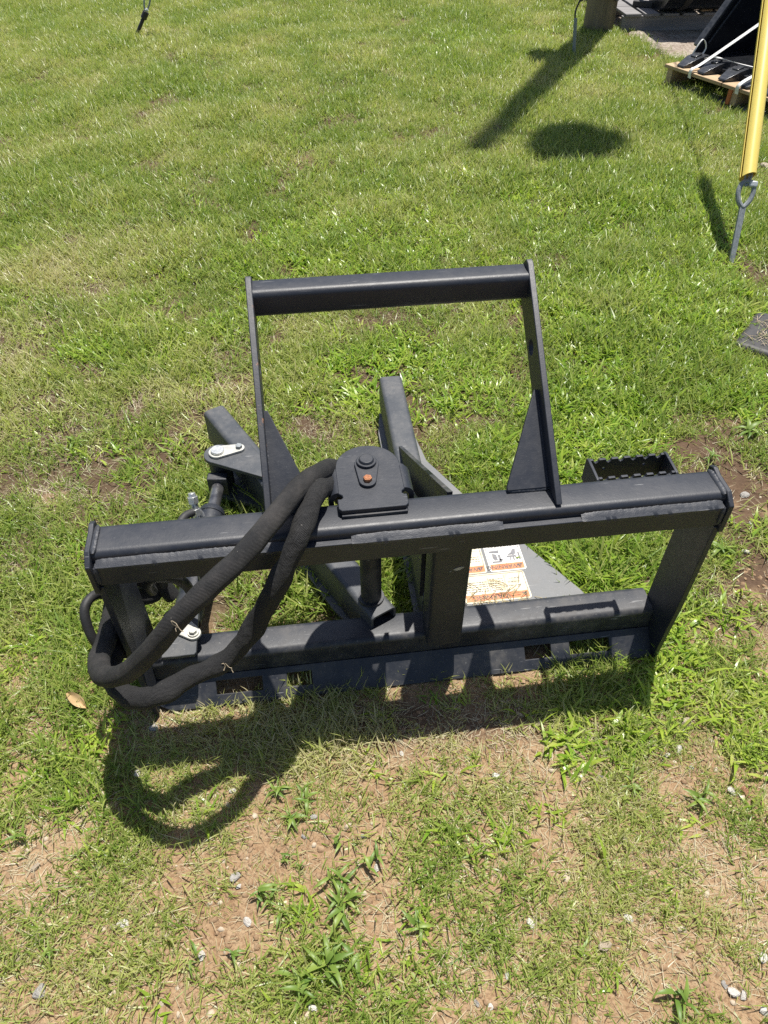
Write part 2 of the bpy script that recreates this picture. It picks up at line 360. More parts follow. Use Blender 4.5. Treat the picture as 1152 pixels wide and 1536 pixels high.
def circ(cx, cy, r, n=20, a0=0., a1=2*math.pi, closed=True):
    k = n if closed else n-1
    return [(cx+r*math.cos(a0+(a1-a0)*i/k), cy+r*math.sin(a0+(a1-a0)*i/k)) for i in range(n)]
def rrect(w, h, r, n=5):
    out = []
    for sx, sy, a in ((1, 1, 0), (-1, 1, 90), (-1, -1, 180), (1, -1, 270)):
        out += [(sx*(w/2-r)+r*math.cos(math.radians(a+90*i/n)), sy*(h/2-r)+r*math.sin(math.radians(a+90*i/n))) for i in range(n+1)]
    return out
def tube(bm, p0, p1, w, h, r, up=(0, 0, 1), wall=.006, nseg=1, caps=(False, False)):
    """rectangular steel tube between two points, hollow, rounded corners; w across, h along up"""
    p0, p1, up = Vector(p0), Vector(p1), Vector(up); d = (p1-p0).normalized(); s = d.cross(up).normalized(); t = s.cross(d).normalized()
    ro, ri = rrect(w, h, r), rrect(w-2*wall, h-2*wall, max(r-wall, .002)); n = len(ro)
    def ring(p, sec): return [bm.verts.new(p+s*a+t*b) for a, b in sec]
    O = [ring(p0.lerp(p1, k/nseg), ro) for k in range(nseg+1)]
    for k in range(nseg):
        for i in range(n): bm.faces.new((O[k][i], O[k][(i+1) % n], O[k+1][(i+1) % n], O[k+1][i]))
    I = [ring(p, ri) for p in (p0, p1)]
    for i in range(n): bm.faces.new((I[0][i], I[1][i], I[1][(i+1) % n], I[0][(i+1) % n]))
    for e, (A, B) in enumerate(((O[0], I[0]), (O[-1], I[1]))):
        for i in range(n):
            bm.faces.new((A[i], A[(i+1) % n], B[(i+1) % n], B[i]))
        if caps[e]: bm.faces.new(B)
def catmull(P, n=10):
    P = [Vector(p) for p in P]; Q = [P[0]*2-P[1]]+P+[P[-1]*2-P[-2]]; out = []
    for i in range(1, len(Q)-2):
        a, b, c, d = Q[i-1:i+3]
        for k in range(n):
            t = k/n; out.append(.5*((2*b)+(c-a)*t+(2*a-5*b+4*c-d)*t*t+(3*b-a-3*c+d)*t**3))
    out.append(P[-1]); return out
def sweep(bm, path, rad, n=12, caps=True, uv=None, squash=1.0):
    """round tube along a path; rad a number or a function of (k, angle)"""
    rf = rad if callable(rad) else (lambda k, a: rad)
    T = [(path[min(i+1, len(path)-1)]-path[max(i-1, 0)]).normalized() for i in range(len(path))]
    nrm = T[0].orthogonal().normalized(); rings = []; L = 0; ll = []
    for i, p in enumerate(path):
        nrm = (nrm-T[i]*nrm.dot(T[i])).normalized(); b = T[i].cross(nrm)
        rings.append([bm.verts.new(p+(nrm*math.cos(2*math.pi*k/n)+b*math.sin(2*math.pi*k/n)*squash)*rf(i, 2*math.pi*k/n)) for k in range(n)])
        if i: L += (p-path[i-1]).length
        ll.append(L)
    lay = bm.loops.layers.uv.verify() if uv else None
    for i in range(len(path)-1):
        for k in range(n):
            f = bm.faces.new((rings[i][k], rings[i][(k+1) % n], rings[i+1][(k+1) % n], rings[i+1][k]))
            if uv:
                for lp, (uu, vv) in zip(f.loops, ((k/n, ll[i]), ((k+1)/n, ll[i]), ((k+1)/n, ll[i+1]), (k/n, ll[i+1]))): lp[lay].uv = (uu, vv)
    if caps: bm.faces.new(rings[0][::-1]); bm.faces.new(rings[-1])
def cyl(bm, p0, p1, r, n=24, r1=None):
    p0, p1 = Vector(p0), Vector(p1); r1 = r if r1 is None else r1
    sweep(bm, [p0, p1], lambda k, a: r if k == 0 else r1, n)
def part(name, m, parent, fn, bevel=0.0, sharp=35, label=None, seg=2):
    bm = bmesh.new(); fn(bm); o = link(name, bm_mesh(bm, name, sharp), m, parent, bevel, seg=seg)
    if label: o['label'] = label
    return o

# ------------------------------------------------------------------ ground
def fan_grid(name, ys, nx, half, zoff=0.0, zfun=ground_z):
    U = np.linspace(-1, 1, nx); Yg = np.repeat(ys[:, None], nx, 1); Xg = U[None, :]*half(Yg)
    Z = zfun(Xg, Yg)+zoff
    V = np.stack([Xg, Yg, Z], -1).reshape(-1, 3)
    i = np.arange(len(ys)-1)[:, None]*nx + np.arange(nx-1)[None, :]
    Fc = np.stack([i, i+1, i+nx+1, i+nx], -1).reshape(-1, 4)
    me = bpy.data.meshes.new(name); me.vertices.add(len(V)); me.vertices.foreach_set('co', V.ravel())
    me.loops.add(Fc.size); me.loops.foreach_set('vertex_index', Fc.ravel().astype(np.int32))
    me.polygons.add(len(Fc)); me.polygons.foreach_set('loop_start', (np.arange(len(Fc))*4).astype(np.int32))
    me.update(calc_edges=True); me.validate(); return me, Xg.ravel(), Yg.ravel()
def fattr(me, name, v):
    a = me.attributes.new(name, 'FLOAT', 'POINT'); a.data.foreach_set('value', np.asarray(v, np.float32))
ys = np.concatenate([np.linspace(-3, -.6, 8), np.arange(-.5, 2.6, .016), np.geomspace(2.62, 12, 130), np.geomspace(13, 300, 22)])
gm, GX, GY = fan_grid('ground', ys, 190, lambda y: np.maximum(1.25+.52*np.maximum(y, 0), np.where(y > 12, y*1.0, 0))+np.where(y < -.55, 1.5, 0)+np.where(y > 12, 20, 0))
bare_g = np.clip(np.maximum(paint(GX, GY, BARE), sstep(.58, .80, fbm(GX, GY, .13, 31))*(1-sstep(.6, 1.15, GY))*.45), 0, 1)
dark_g = np.maximum(paint(GX, GY, ellipses([(1060,690,140,90,1),(1120,820,90,130,1),(560,1080,430,50,.8),(1120,500,70,40,.9)])), .8*sstep(1.15, 1.9, GY))  # wide middle ellipse paints the frame's front shade into the soil colour
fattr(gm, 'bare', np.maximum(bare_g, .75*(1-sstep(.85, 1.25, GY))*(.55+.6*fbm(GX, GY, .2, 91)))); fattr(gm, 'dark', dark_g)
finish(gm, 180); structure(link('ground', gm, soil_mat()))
# gravel yard: a sheet a few millimetres above the soil, its ragged near edge under the grass
yy = np.concatenate([np.linspace(5.2, 9.5, 150), np.geomspace(9.7, 60, 20)])
gv, vx, vy = fan_grid('gravel_yard', yy, 150, lambda y: .9+.75*y, .0)
bm = bmesh.new(); bm.from_mesh(gv); bm.verts.ensure_lookup_table()
mask = gravel_mask(vx, vy)*(vx > .3)
for v in bm.verts: v.co.z = gz(v.co.x, v.co.y)+.004+.010*vnoise(v.co.x, v.co.y, .12, 77)+(mask[v.index]-.6)*.06*(mask[v.index] < .6)-(.02 if mask[v.index] < .02 else 0)
bmesh.ops.delete(bm, geom=[v for v in bm.verts if mask[v.index] < .005 and v.co.y < 8.5 and gravel_mask(v.co.x+.12, v.co.y+.12) < .005], context='VERTS')
structure(link('gravel_yard', bm_mesh(bm, 'gravel_yard', 180), gravel_mat()))

# ------------------------------------------------------------------ grass and crumbs: what nobody could count
def blades_mesh(name, specs, m):
    """specs: per blade (root xy, azimuth, lean, length, width, bend, v, fold)"""
    V, Fc, A = [], [], []
    for (rx, ry, az, lean, L, w, bend, v, fold) in specs:
        p = Vector((rx, ry, -.004)); dirh = Vector((math.cos(az), math.sin(az), 0)); side = Vector((-math.sin(az), math.cos(az), 0))
        ns = 3; b = len(V)
        for k in range(ns+1):
            t = k/ns; a = lean+bend*t; d = dirh*math.sin(a)+Vector((0, 0, math.cos(a)))
            ww = w*(1-t**1.8)*(.75+.25*min(1, t*4)) if k < ns else 0
            if k == ns: V.append(p.copy()); A.append(v)
            else:
                up = dirh*(-math.cos(a))+Vector((0, 0, math.sin(a)))
                V.append(p-side*ww/2+up*fold*ww); V.append(p+side*ww/2+up*fold*ww*.6); A += [v, v]
            p = p+d*(L/ns)
        for k in range(ns-1): Fc.append((b+2*k, b+2*k+1, b+2*k+3, b+2*k+2))
        Fc.append((b+2*ns-2, b+2*ns-1, b+2*ns))
    me = bpy.data.meshes.new(name); me.from_pydata(V, [], Fc); fattr(me, 'v', A)
    for p in me.polygons: p.use_smooth = True
    me.materials.append(m); return me
def proto_coll(name, meshes):
    c = bpy.data.collections.new(name)
    for k, me in enumerate(meshes):
        o = bpy.data.objects.new(name, me); c.objects.link(o)
    return c
def scatter(name, me, coll, dmax, smin, smax, seed, tilt=.25):
    o = link(name, me, None); structure(o, 'stuff')
    ng = bpy.data.node_groups.new(name, 'GeometryNodeTree')
    ng.interface.new_socket('Geometry', in_out='INPUT', socket_type='NodeSocketGeometry'); ng.interface.new_socket('Geometry', in_out='OUTPUT', socket_type='NodeSocketGeometry')
    g = N(ng); gi = g.n('NodeGroupInput'); go = g.n('NodeGroupOutput')
    dp = g.n('GeometryNodeDistributePointsOnFaces', distribute_method='RANDOM'); dp.inputs['Seed'].default_value = seed
    na = g.n('GeometryNodeInputNamedAttribute', data_type='FLOAT'); na.inputs['Name'].default_value = 'dens'
    g.l(gi.outputs[0], dp.inputs['Mesh']); g.l(g.math('MULTIPLY', na.outputs[0], dmax), dp.inputs['Density'])
    ci = g.n('GeometryNodeCollectionInfo'); ci.inputs['Collection'].default_value = coll; ci.inputs['Separate Children'].default_value = True; ci.inputs['Reset Children'].default_value = True
    ip = g.n('GeometryNodeInstanceOnPoints'); g.l(dp.outputs['Points'], ip.inputs['Points']); g.l(ci.outputs[0], ip.inputs['Instance']); ip.inputs['Pick Instance'].default_value = True
    ri = g.n('FunctionNodeRandomValue', data_type='INT'); ri.inputs[4].default_value = 0; ri.inputs[5].default_value = len(coll.objects)-1; ri.inputs['Seed'].default_value = seed+5
    g.l(ri.outputs[2], ip.inputs['Instance Index'])
    rr = g.n('FunctionNodeRandomValue', data_type='FLOAT_VECTOR'); rr.inputs[0].default_value = (-tilt, -tilt, 0); rr.inputs[1].default_value = (tilt, tilt, 6.283); rr.inputs['Seed'].default_value = seed+1
    g.l(rr.outputs[0], ip.inputs['Rotation'])
    rs = g.n('FunctionNodeRandomValue', data_type='FLOAT'); rs.inputs[2].default_value = smin; rs.inputs[3].default_value = smax; rs.inputs['Seed'].default_value = seed+2
    nt_ = g.n('GeometryNodeInputNamedAttribute', data_type='FLOAT'); nt_.inputs['Name'].default_value = 'tall'
    g.l(g.math('MULTIPLY', rs.outputs[1], nt_.outputs[0]), ip.inputs['Scale'])
    st = g.n('GeometryNodeStoreNamedAttribute', data_type='FLOAT', domain='INSTANCE'); st.inputs['Name'].default_value = 'rnd'
    r1 = g.n('FunctionNodeRandomValue', data_type='FLOAT'); r1.inputs['Seed'].default_value = seed+3
    g.l(ip.outputs[0], st.inputs['Geometry']); g.l(r1.outputs[1], st.inputs['Value']); g.l(st.outputs[0], go.inputs[0])
    md = o.modifiers.new('scatter', 'NODES'); md.node_group = ng
    return o
def emitter(name, dens, dry, tall):
    ysb = np.concatenate([np.arange(-.3, 2.4, .026), np.geomspace(2.43, 10.5, 75)])
    me, X, Y = fan_grid(name, ysb, 130, lambda y: 1.15+.5*np.maximum(y, 0))
    bare = np.clip(np.maximum(paint(X, Y, BARE), sstep(.58, .80, fbm(X, Y, .13, 31))*(1-sstep(.6, 1.15, Y))*.45), 0, 1)
    lush = paint(X, Y, LUSH, .5, 33); dryp = paint(X, Y, DRYP, .5, 36)
    nz = fbm(X, Y, .35, 51); ok = (~blocked(X, Y)).astype(float)*(1-gravel_mask(X, Y)*(X > .8))
    fattr(me, 'dens', np.clip(dens(X, Y, bare, lush, dryp, nz), 0, 1)*ok)
    fattr(me, 'dry', np.clip(dry(X, Y, bare, lush, dryp, nz), 0, 1)); fattr(me, 'tall', tall(X, Y, bare, lush, dryp, nz)); return me
R = rng.uniform
def tuft(n, spread, lean, L, W, bend, fold=.15): return [(rng.gauss(0, spread), rng.gauss(0, spread), R(0, 6.283), R(*lean), R(*L), R(*W), R(*bend), rng.random(), fold) for _ in range(n)]
lawn_c = proto_coll('lawn_tuft', [blades_mesh('lawn_tuft', tuft(22, .024, (.35, 1.45), (.026, .068), (.0026, .0052), (-.1, .9)), LAWN) for _ in range(7)])
broad_c = proto_coll('broad_tuft', [blades_mesh('broad_tuft', tuft(9, .018, (.35, 1.35), (.030, .066), (.0058, .0110), (.2, 1.1), .25), BROAD) for _ in range(6)])
straw_c = proto_coll('straw_tuft', [blades_mesh('straw_tuft', tuft(12, .022, (1.1, 1.6), (.018, .050), (.0010, .0021), (-.2, .25), .05), STRAWM) for _ in range(6)])
near_fr = lambda X, Y: np.exp(-((Y-1.35)/.6)**2)
ND = lambda Y: 1.35-.35*sstep(.7, 1.2, Y)        # the trampled strip in front is thinner
scatter('lawn_grass', emitter('lawn_grass', lambda X, Y, b, l, d, n: (1-.45*l)*(1-b*np.where(Y < 1.1, .74, .9))*ND(Y)*(.45+.75*n)*(.12+1.5*sstep(.28, .68, vnoise(X, Y, .075, 63)))*(.45+1.0*sstep(.3, .65, vnoise(X, Y, .24, 66))), lambda X, Y, b, l, d, n: .17+.48*d+1.5*(n-.5)-.26*l+.12*b+.35*(vnoise(X, Y, .09, 64)-.5)+.26*(1-sstep(.7, 1.15, Y)),
    lambda X, Y, b, l, d, n: (.85+.35*l)*(1-.30*b)*(.9+.4*(vnoise(X, Y, .15, 61)-.5))*(.9+.1*sstep(.7, 1.1, Y))*(1+.9*paint(X, Y, TALLP))*(.8+.4*vnoise(X, Y, .5, 62))*(1+.32*sstep(1.6, 5.0, Y))), lawn_c, 2700, .6, 1.4, 3)
scatter('broad_leaf_grass', emitter('broad_leaf_grass', lambda X, Y, b, l, d, n: (l*.9+.07)*(1-b*1.05)*sstep(.42, .62, fbm(X, Y, .11, 71)+.22*l)*(1+.3*l), lambda X, Y, b, l, d, n: .1+.35*d+.5*(n-.5),
    lambda X, Y, b, l, d, n: (.8+.3*l)*(1+.5*paint(X, Y, TALLP))), broad_c, 2300, .55, 1.2, 13)
scatter('dry_grass', emitter('dry_grass', lambda X, Y, b, l, d, n: (.25+.75*d-.2*l+.28*(1-sstep(.7, 1.1, Y)))*(1-.5*b)+.0*n, lambda X, Y, b, l, d, n: .2+.6*d,
    lambda X, Y, b, l, d, n: .9+0*X), straw_c, 2600, .6, 1.25, 23, .12)
def crumb(r, seed):
    rg = random.Random(seed); bm = bmesh.new(); bmesh.ops.create_icosphere(bm, subdivisions=1, radius=r)
    s = Vector((rg.uniform(.8, 1.4), rg.uniform(.7, 1.1), rg.uniform(.45, .8)))
    for v in bm.verts: v.co = Vector((v.co.x*s.x, v.co.y*s.y, v.co.z*s.z))*rg.uniform(.75, 1.2)
    return bm
def crumb_coll(name, m, r):
    ms = []
    for k in range(5):
        me = bm_mesh(crumb(r, 90+k), name, 60); me.materials.append(m); ms.append(me)
    return proto_coll(name, ms)
SOILC = simple_mat('soil_crumb', (.21,.13,.075), (.36,.26,.165), .95, 0, 60, .002, 300, .1)
scatter('soil_crumbs', emitter('soil_crumbs', lambda X, Y, b, l, d, n: np.clip(np.maximum(b*1.4, .45*(Y < 1.0)), 0, 1)*(Y < 1.3)*(.25+n), lambda X, Y, b, l, d, n: 0*X, lambda X, Y, b, l, d, n: .9+0*X), crumb_coll('soil_crumb', SOILC, .0046), 6500, .25, 2.1, 43, .5)
scatter('fine_gravel', emitter('fine_gravel', lambda X, Y, b, l, d, n: b*(Y < 1.6)*(fbm(X, Y, .1, 81) > .5)+.03*(Y < 1.3), lambda X, Y, b, l, d, n: 0*X, lambda X, Y, b, l, d, n: .9+0*X), crumb_coll('gravel_bit', ROCK_T, .0056), 700, .35, 1.7, 53, .5)

# ------------------------------------------------------------------ the attachment
A = thing('grapple_attachment', 'black steel loader attachment with mounting frame, ground arms and two sleeved hoses', 'attachment', M0, YAW)
XE, XL = .582, -.604
# lower tube and bottom plate
part('lower_tube', PAINT_DIRTY, A, lambda b: tube(b, (XL+.013, .093, .078), (XE-.013, .093, .078), .076, .076, .016, nseg=1), sharp=50)
pu, pv = Vector((1, 0, 0)), Vector((0, .055, .052)).normalized(); PLN = .074
def h4(x0, x1, y0=.026, y1=.058): return [(x0, y0), (x1, y0), (x1, y1), (x0, y1)]
part('bottom_plate', PAINT_DIRTY, A, lambda b: plate(b, [(-.563, 0), (.565, 0), (XE+.002, .018), (XE+.002, PLN), (XL, PLN), (XL, .022)], (0, 0, .002), pu, pv, -.010,
    [h4(-.462, -.357), h4(-.300, -.243), h4(.262, .326), h4(.372, .470)]), .0015)
# side plates, inner flanges
for x0 in (XL, XE-.012):
    yb = .145 if x0 < 0 else .10
    prof = [(-.004, .004), (yb, .05), (yb, .466), (-.012, .466), (-.012, .20)]
    part('side_plate', PAINT, A, lambda b: plate(b, prof, (x0, 0, 0), (0, 1, 0), (0, 0, 1), .012), .0015)
# centre post
part('center_post', PAINT, A, lambda b: tube(b, (.062, .064, .112), (.062, .064, .468), .080, .076, .012, up=(0, 1, 0)), sharp=50)
CHIP = simple_mat('bare_chip', (.28,.28,.27), (.42,.42,.40), .6, .3, 90)
part('paint_chip', CHIP, A, lambda b: (plate(b, [(.064,.372),(.070,.376),(.080,.379),(.087,.378),(.085,.374),(.078,.369),(.070,.368)], (0, .0257, 0), (1, 0, 0), (0, 0, 1), .0006), plate(b, [(.056,.366),(.061,.369),(.060,.366)], (0, .0257, 0), (1, 0, 0), (0, 0, 1), .0006)))
# top beam, lip, end caps, weld beads
part('top_beam', PAINT, A, lambda b: tube(b, (XL+.006, .038, .504), (XE-.006, .038, .504), .076, .076, .014), sharp=50)
part('lip_plate', PAINT, A, lambda b: box(b, ((XE+XL)/2, -.0075, .497), (XE-XL-.016, .013, .049)), .0015)
cap = [(-.020, .458), (.076, .458), (.082, .470), (.082, .545), (.068, .552), (.050, .547), (.004, .546), (-.020, .528)]
for x0 in (XL-.004, XE-.006):
    part('end_cap', PAINT, A, lambda b: plate(b, cap, (x0, 0, 0), (0, 1, 0), (0, 0, 1), .010), .002)
def weld(b, p0, p1, r, ripple=.005, sq=.8, seed=1, amp=.07):
    rg = random.Random(seed); L = (Vector(p1)-Vector(p0)).length; n = max(4, int(L/(ripple/2.0)))
    path = [Vector(p0).lerp(Vector(p1), k/n)+Vector((rg.gauss(0, r*.03), rg.gauss(0, r*.04), rg.gauss(0, r*.05))) for k in range(n+1)]
    end = lambda k: min(1, .45+.18*min(k, n-k))
    sweep(b, path, lambda k, a: r*(1+amp*(k % 3)*(.5+.5*math.sin(k*.31+2)))*end(k)*(1+.05*math.sin(a*2+k*.13)), 10, squash=sq)
def fillet(b, x0, x1, seed):
    rg = random.Random(seed); n = int((x1-x0)/.004); rings = []
    for k in range(n+1):
        e = min(1, .30+.28*min(k, n-k)); x = x0+(x1-x0)*k/n; w = .0010*math.sin(k*.23+seed)+.0007*rg.gauss(0, 1); rip = .0005*math.sin(k*1.9)
        sec = [(.004, .5305+w*.6), (-.002-.001*e+rip, .5285+w*.4), (-.0085+.004*(1-e)+rip, .5245), (-.0142-.0006*e, .5205), (-.0144, .5170-w*1.6-.002*e), (.004, .5150)]
        rings.append([b.verts.new((x, y, .522+(z-.522)*(.55+.45*e))) for y, z in sec])
    for k in range(n):
        for q in range(6): b.faces.new((rings[k][q], rings[k][(q+1) % 6], rings[k+1][(q+1) % 6], rings[k+1][q]))
    b.faces.new(rings[0][::-1]); b.faces.new(rings[-1])
for xa, xb, sd in ((XL+.012, -.235, 3), (-.140, .142, 4), (.292, XE-.012, 5)):
    part('weld_bead', PAINT_WELD, A, lambda b: fillet(b, xa, xb, sd), sharp=60)
for xw in (XL+.010, XE-.010):
    part('weld_bead', PAINT_WELD, A, lambda b: weld(b, (xw, .002, .541), (xw, .072, .541), .0065, seed=6))
    part('weld_bead', PAINT_WELD, A, lambda b: weld(b, (xw, -.013, .478), (xw, -.013, .520), .006, seed=9))
# guard: two leaning posts, gussets, cross tube
inc_d, inc_p = Vector((0, .763, .646)), Vector((0, .646, -.763))      # along the post, and behind it
P0 = Vector((0, .009, .547)); PL = .478
def guard_post(b, x):
    pr = [(0, 0), (PL-.014, 0), (PL-.002, .006), (PL, .016), (PL, .056), (PL-.012, .068), (.22, .068), (.035, .042), (.048, .0405)][:7] + [(.10, .066), (.052, .046)]
    plate(b, pr, (x+.006, P0.y, P0.z), inc_d, inc_p, .012, [circ(PL-.165, .040, .015, 18)])
for x in (-.284, .250): part('guard_post', PAINT if x > 0 else PAINT_RUST, A, lambda b: guard_post(b, x), .0015)
tc = P0+inc_d*(PL-.034)+inc_p*.034; ta = math.radians(3)
part('guard_bar', PAINT, A, lambda b: tube(b, (-.280, tc.y, tc.z), (.246, tc.y, tc.z), .054, .054, .013, up=(0, -math.sin(ta), math.cos(ta)), nseg=1), sharp=50)
for x, s in ((-.279, 1), (.245, -1)):
    part('guard_gusset', PAINT, A, lambda b: plate(b, [(0, 0), (s*.082, 0), (s*.082, .008), (s*.008, .190), (0, .190)], (x-.0, .062, .5425), (1, 0, 0), inc_d, .009), .0012)
    part('weld_bead', PAINT_WELD, A, lambda b: (weld(b, (x, .060, .545), (x+s*.080, .060, .545), .0055, seed=20), weld(b, (x+s*.002, .060, .547), tuple(Vector((x+s*.002, .060, .547))+inc_d*.17), .0045, seed=21)))
# pivot cover with rolled wings, lock plate, pin head, bolt
def cover_outline():
    c = Vector((-.092, .150)); pts = [(-.152, .034), (-.034, .034), (-.028, .040), (-.028, .066)]
    pts += [(-.031-.006*math.sin(t), .071-.006*math.cos(t)) for t in (0.3, 1.2, 2.2)] + [(-.030, .080), (-.030, .145)]
    pts += circ(c.x, c.y, .063, 18, math.radians(-2), math.radians(182), False)
    pts += [(-.155, .145), (-.155, .080)] + [(-.153+.006*math.sin(t), .071+.006*math.cos(t)) for t in (.9, 2., 2.9)] + [(-.158, .066), (-.158, .040)]
    return pts
def wing(b, s):
    x0 = -.0305 if s > 0 else -.1545; n = 9; r = .019; V = []
    arc = [(x0+s*r*math.sin(a), .5585-r+r*math.cos(a)) for a in [math.radians(90*k/(n-1)) for k in range(n)]] + [(x0+s*r, .50), (x0+s*(r-.002), .44)]
    for th in (0, .0095):
        for y in (.082, .128, .146):
            V.append([b.verts.new((xx-(s*th if k > 4 else s*th*k/5), y-(max(0, k-7)*.0)-(.0 if y < .14 else -.004*(k < 3)), zz-(th if k < 5 else th*max(0, (8-k))/4))) for k, (xx, zz) in enumerate(arc)])
    m = len(arc)
    for blk in (0, 3):
        for j in (0, 1):
            for k in range(m-1): b.faces.new((V[blk+j][k], V[blk+j][k+1], V[blk+j+1][k+1], V[blk+j+1][k]))
    for k in range(m-1):
        for j in (0, 2): b.faces.new((V[j][k], V[j][k+1], V[j+3][k+1], V[j+3][k]))
    for k in (0, m-1):
        for j in (0, 1): b.faces.new((V[j][k], V[j+1][k], V[j+4][k], V[j+3][k]))
cov = part('pivot_cover', PAINT, A, lambda b: plate(b, cover_outline(), (0, 0, .549), (1, 0, 0), (0, 1, 0), .0095), .0015)
for s in (-1, 1): part('cover_wing', PAINT, cov, lambda b: wing(b, s), sharp=60)
hull = circ(-.094, .152, .0235, 14, math.radians(-12), math.radians(192), False)+circ(-.097, .104, .0165, 10, math.radians(190), math.radians(350), False)
part('lock_plate', PAINT, cov, lambda b: plate(b, hull, (0, 0, .5590), (1, 0, 0), (0, 1, 0), .006), .001)
part('pin_head', PAINT, cov, lambda b: (cyl(b, (-.094, .154, .559), (-.094, .154, .571), .0195), cyl(b, (-.094, .154, .571), (-.094, .154, .576), .0155, r1=.013)), .001)
part('bolt', RUSTB, cov, lambda b: (cyl(b, (-.097, .104, .565), (-.097, .104, .572), .0085, 6), cyl(b, (-.097, .104, .572), (-.097, .104, .573), .006, 12)), .0008, label='rusty hex bolt')
part('cover_base', PAINT_DIRTY, cov, lambda b: box(b, (-.092, .052, .5455), (.122, .046, .0068)), .001)
part('pivot_pin', PAINT_DIRTY, A, lambda b: (cyl(b, (-.090, .150, .040), (-.090, .150, .549), .024, 28), cyl(b, (-.090, .150, .140), (-.090, .150, .158), .030, 28)))
part('pivot_lug', PAINT_DIRTY, A, lambda b: box(b, (-.090, .112, .506), (.10, .072, .012)), .001)
# fixed arm on the right with its ground plate and gusset
part('ground_plate', PLATE_GREY, A, lambda b: plate(b, BLADE_R, (0, 0, .016), (1, 0, 0), (0, 1, 0), .013), .0015)
part('fixed_arm', PAINT_WORN, A, lambda b: tube(b, (.066, .136, .090), (.076, 1.030, .092), .072, .118, .013, nseg=1), sharp=50)
part('fixed_gusset', PAINT_DIRTY, A, lambda b: (plate(b, [(.685, .150), (.078, .540), (.078, .152), (.14, .150)], (.052, 0, 0), (0, 1, 0), (0, 0, 1), .011), plate(b, [(.60, .150), (.14, .43), (.14, .150)], (.022, 0, 0), (0, 1, 0), (0, 0, 1), .009)), .001)
# moving arm on the left
mv = part('moving_arm', PAINT_WORN, A, lambda b: tube(b, (AX0.x-_ad.x*.052, AX0.y-_ad.y*.052, .092), (AX1.x, AX1.y, .092), .068, .118, .013, nseg=1, caps=(False, True)), sharp=50)
def mloc(u, v, z): return Vector((AX0.x+_ad.x*u+_an.x*v, AX0.y+_ad.y*u+_an.y*v, z))
def moving_blade(b):
    pts = [(-.03, -.03), (-.06, .02), (.10, .048), (.80, .038), (.86, 0), (.84, -.04), (.62, -.075), (.40, -.06)]
    plate(b, [tuple(mloc(u, v, 0))[:2] for u, v in pts], (0, 0, .018), (1, 0, 0), (0, 1, 0), .012)
part('moving_blade', PLATE_GREY, mv, moving_blade, .0015)
PINL = Vector((-.456, .702))
def ear(b, z, th):
    a = mloc(.59, -.018, 0); c = mloc(.48, -.018, 0); ang = math.atan2(PINL.y-mloc(.54, 0, 0).y, PINL.x-mloc(.54, 0, 0).x)
    arc = circ(PINL.x, PINL.y, .040, 16, ang-1.75, ang+1.75, False)
    if True: pts = [tuple(mloc(.50, -.012, 0))[:2], tuple(mloc(.64, -.012, 0))[:2]]
    loop = arc+ [tuple(mloc(.655, .012, 0))[:2], tuple(mloc(.64, -.010, 0))[:2], tuple(mloc(.515, -.012, 0))[:2], tuple(mloc(.50, .024, 0))[:2]][::-1]
    c0 = Vector((sum(p[0] for p in loop)/len(loop), sum(p[1] for p in loop)/len(loop)))
    loop.sort(key=lambda p: math.atan2(p[1]-c0.y, p[0]-c0.x))
    plate(b, loop, (0, 0, z), (1, 0, 0), (0, 1, 0), th)
part('cylinder_ear', PAINT_WORN, mv, lambda b: ear(b, .153, .012), .0015)
part('cylinder_ear', PAINT_WORN, mv, lambda b: ear(b, .030, .012), .0015)
rt = Vector((.058, .008, 0)); rt = rt.normalized()
def retainer(b, p, dr, L, z, r0, r1):
    a0 = math.atan2(dr.y, dr.x); q = Vector((p[0], p[1]))+Vector((dr.x, dr.y))*L
    plate(b, circ(q.x, q.y, r1, 10, a0-1.4, a0+1.4, False)+circ(p[0], p[1], r0, 16, a0+1.7, a0-1.7+2*math.pi, False), (0, 0, z), (1, 0, 0), (0, 1, 0), .007)
part('pin_retainer', ZINC_Y, mv, lambda b: retainer(b, PINL, Vector((.985, .17, 0)), .060, .1655, .0255, .0155), .001, label='pale zinc retainer plate over the cylinder pin')
part('cylinder_pin', ZINC, mv, lambda b: (cyl(b, (PINL.x, PINL.y, .03), (PINL.x, PINL.y, .176), .0145), cyl(b, (PINL.x, PINL.y, .1725), (PINL.x, PINL.y, .180), .0185)), .001)
part('retainer_bolt', GALV, mv, lambda b: cyl(b, (PINL.x+.059, PINL.y+.0102, .1725), (PINL.x+.059, PINL.y+.0102, .181), .0095, 6), .0008)
# cylinder
CB, CE = Vector((-.532, .128, .098)), Vector((PINL.x, PINL.y, .098)); cd = (CE-CB).normalized(); cs = Vector((-cd.y, cd.x, 0))
def cat(t, s=0, z=0): return CB+cd*t+cs*s+Vector((0, 0, z))
CLn = (CE-CB).length
cy = part('hydraulic_cylinder', PAINT_DIRTY, A, lambda b: (cyl(b, cat(.045), cat(CLn-.185), .035, 28), cyl(b, cat(CLn-.185), cat(CLn-.165), .0375, 28, .034)), .001)
part('piston_rod', CHROME, cy, lambda b: cyl(b, cat(CLn-.17), cat(CLn-.045), .0175, 24))
part('rod_eye', PAINT_DIRTY, cy, lambda b: (box(b, cat(CLn-.052), (.056, .03, .060), Matrix.Rotation(math.atan2(cd.y, cd.x)-math.pi/2, 3, 'Z')), cyl(b, tuple(CE-Vector((0, 0, .045))), tuple(CE+Vector((0, 0, .05))), .031, 24)), .003)
part('base_eye', PAINT_DIRTY, cy, lambda b: (cyl(b, tuple(CB-Vector((0, 0, .04))), tuple(CB+Vector((0, 0, .045))), .032, 24), cyl(b, cat(0), cat(.06), .030, 20)))
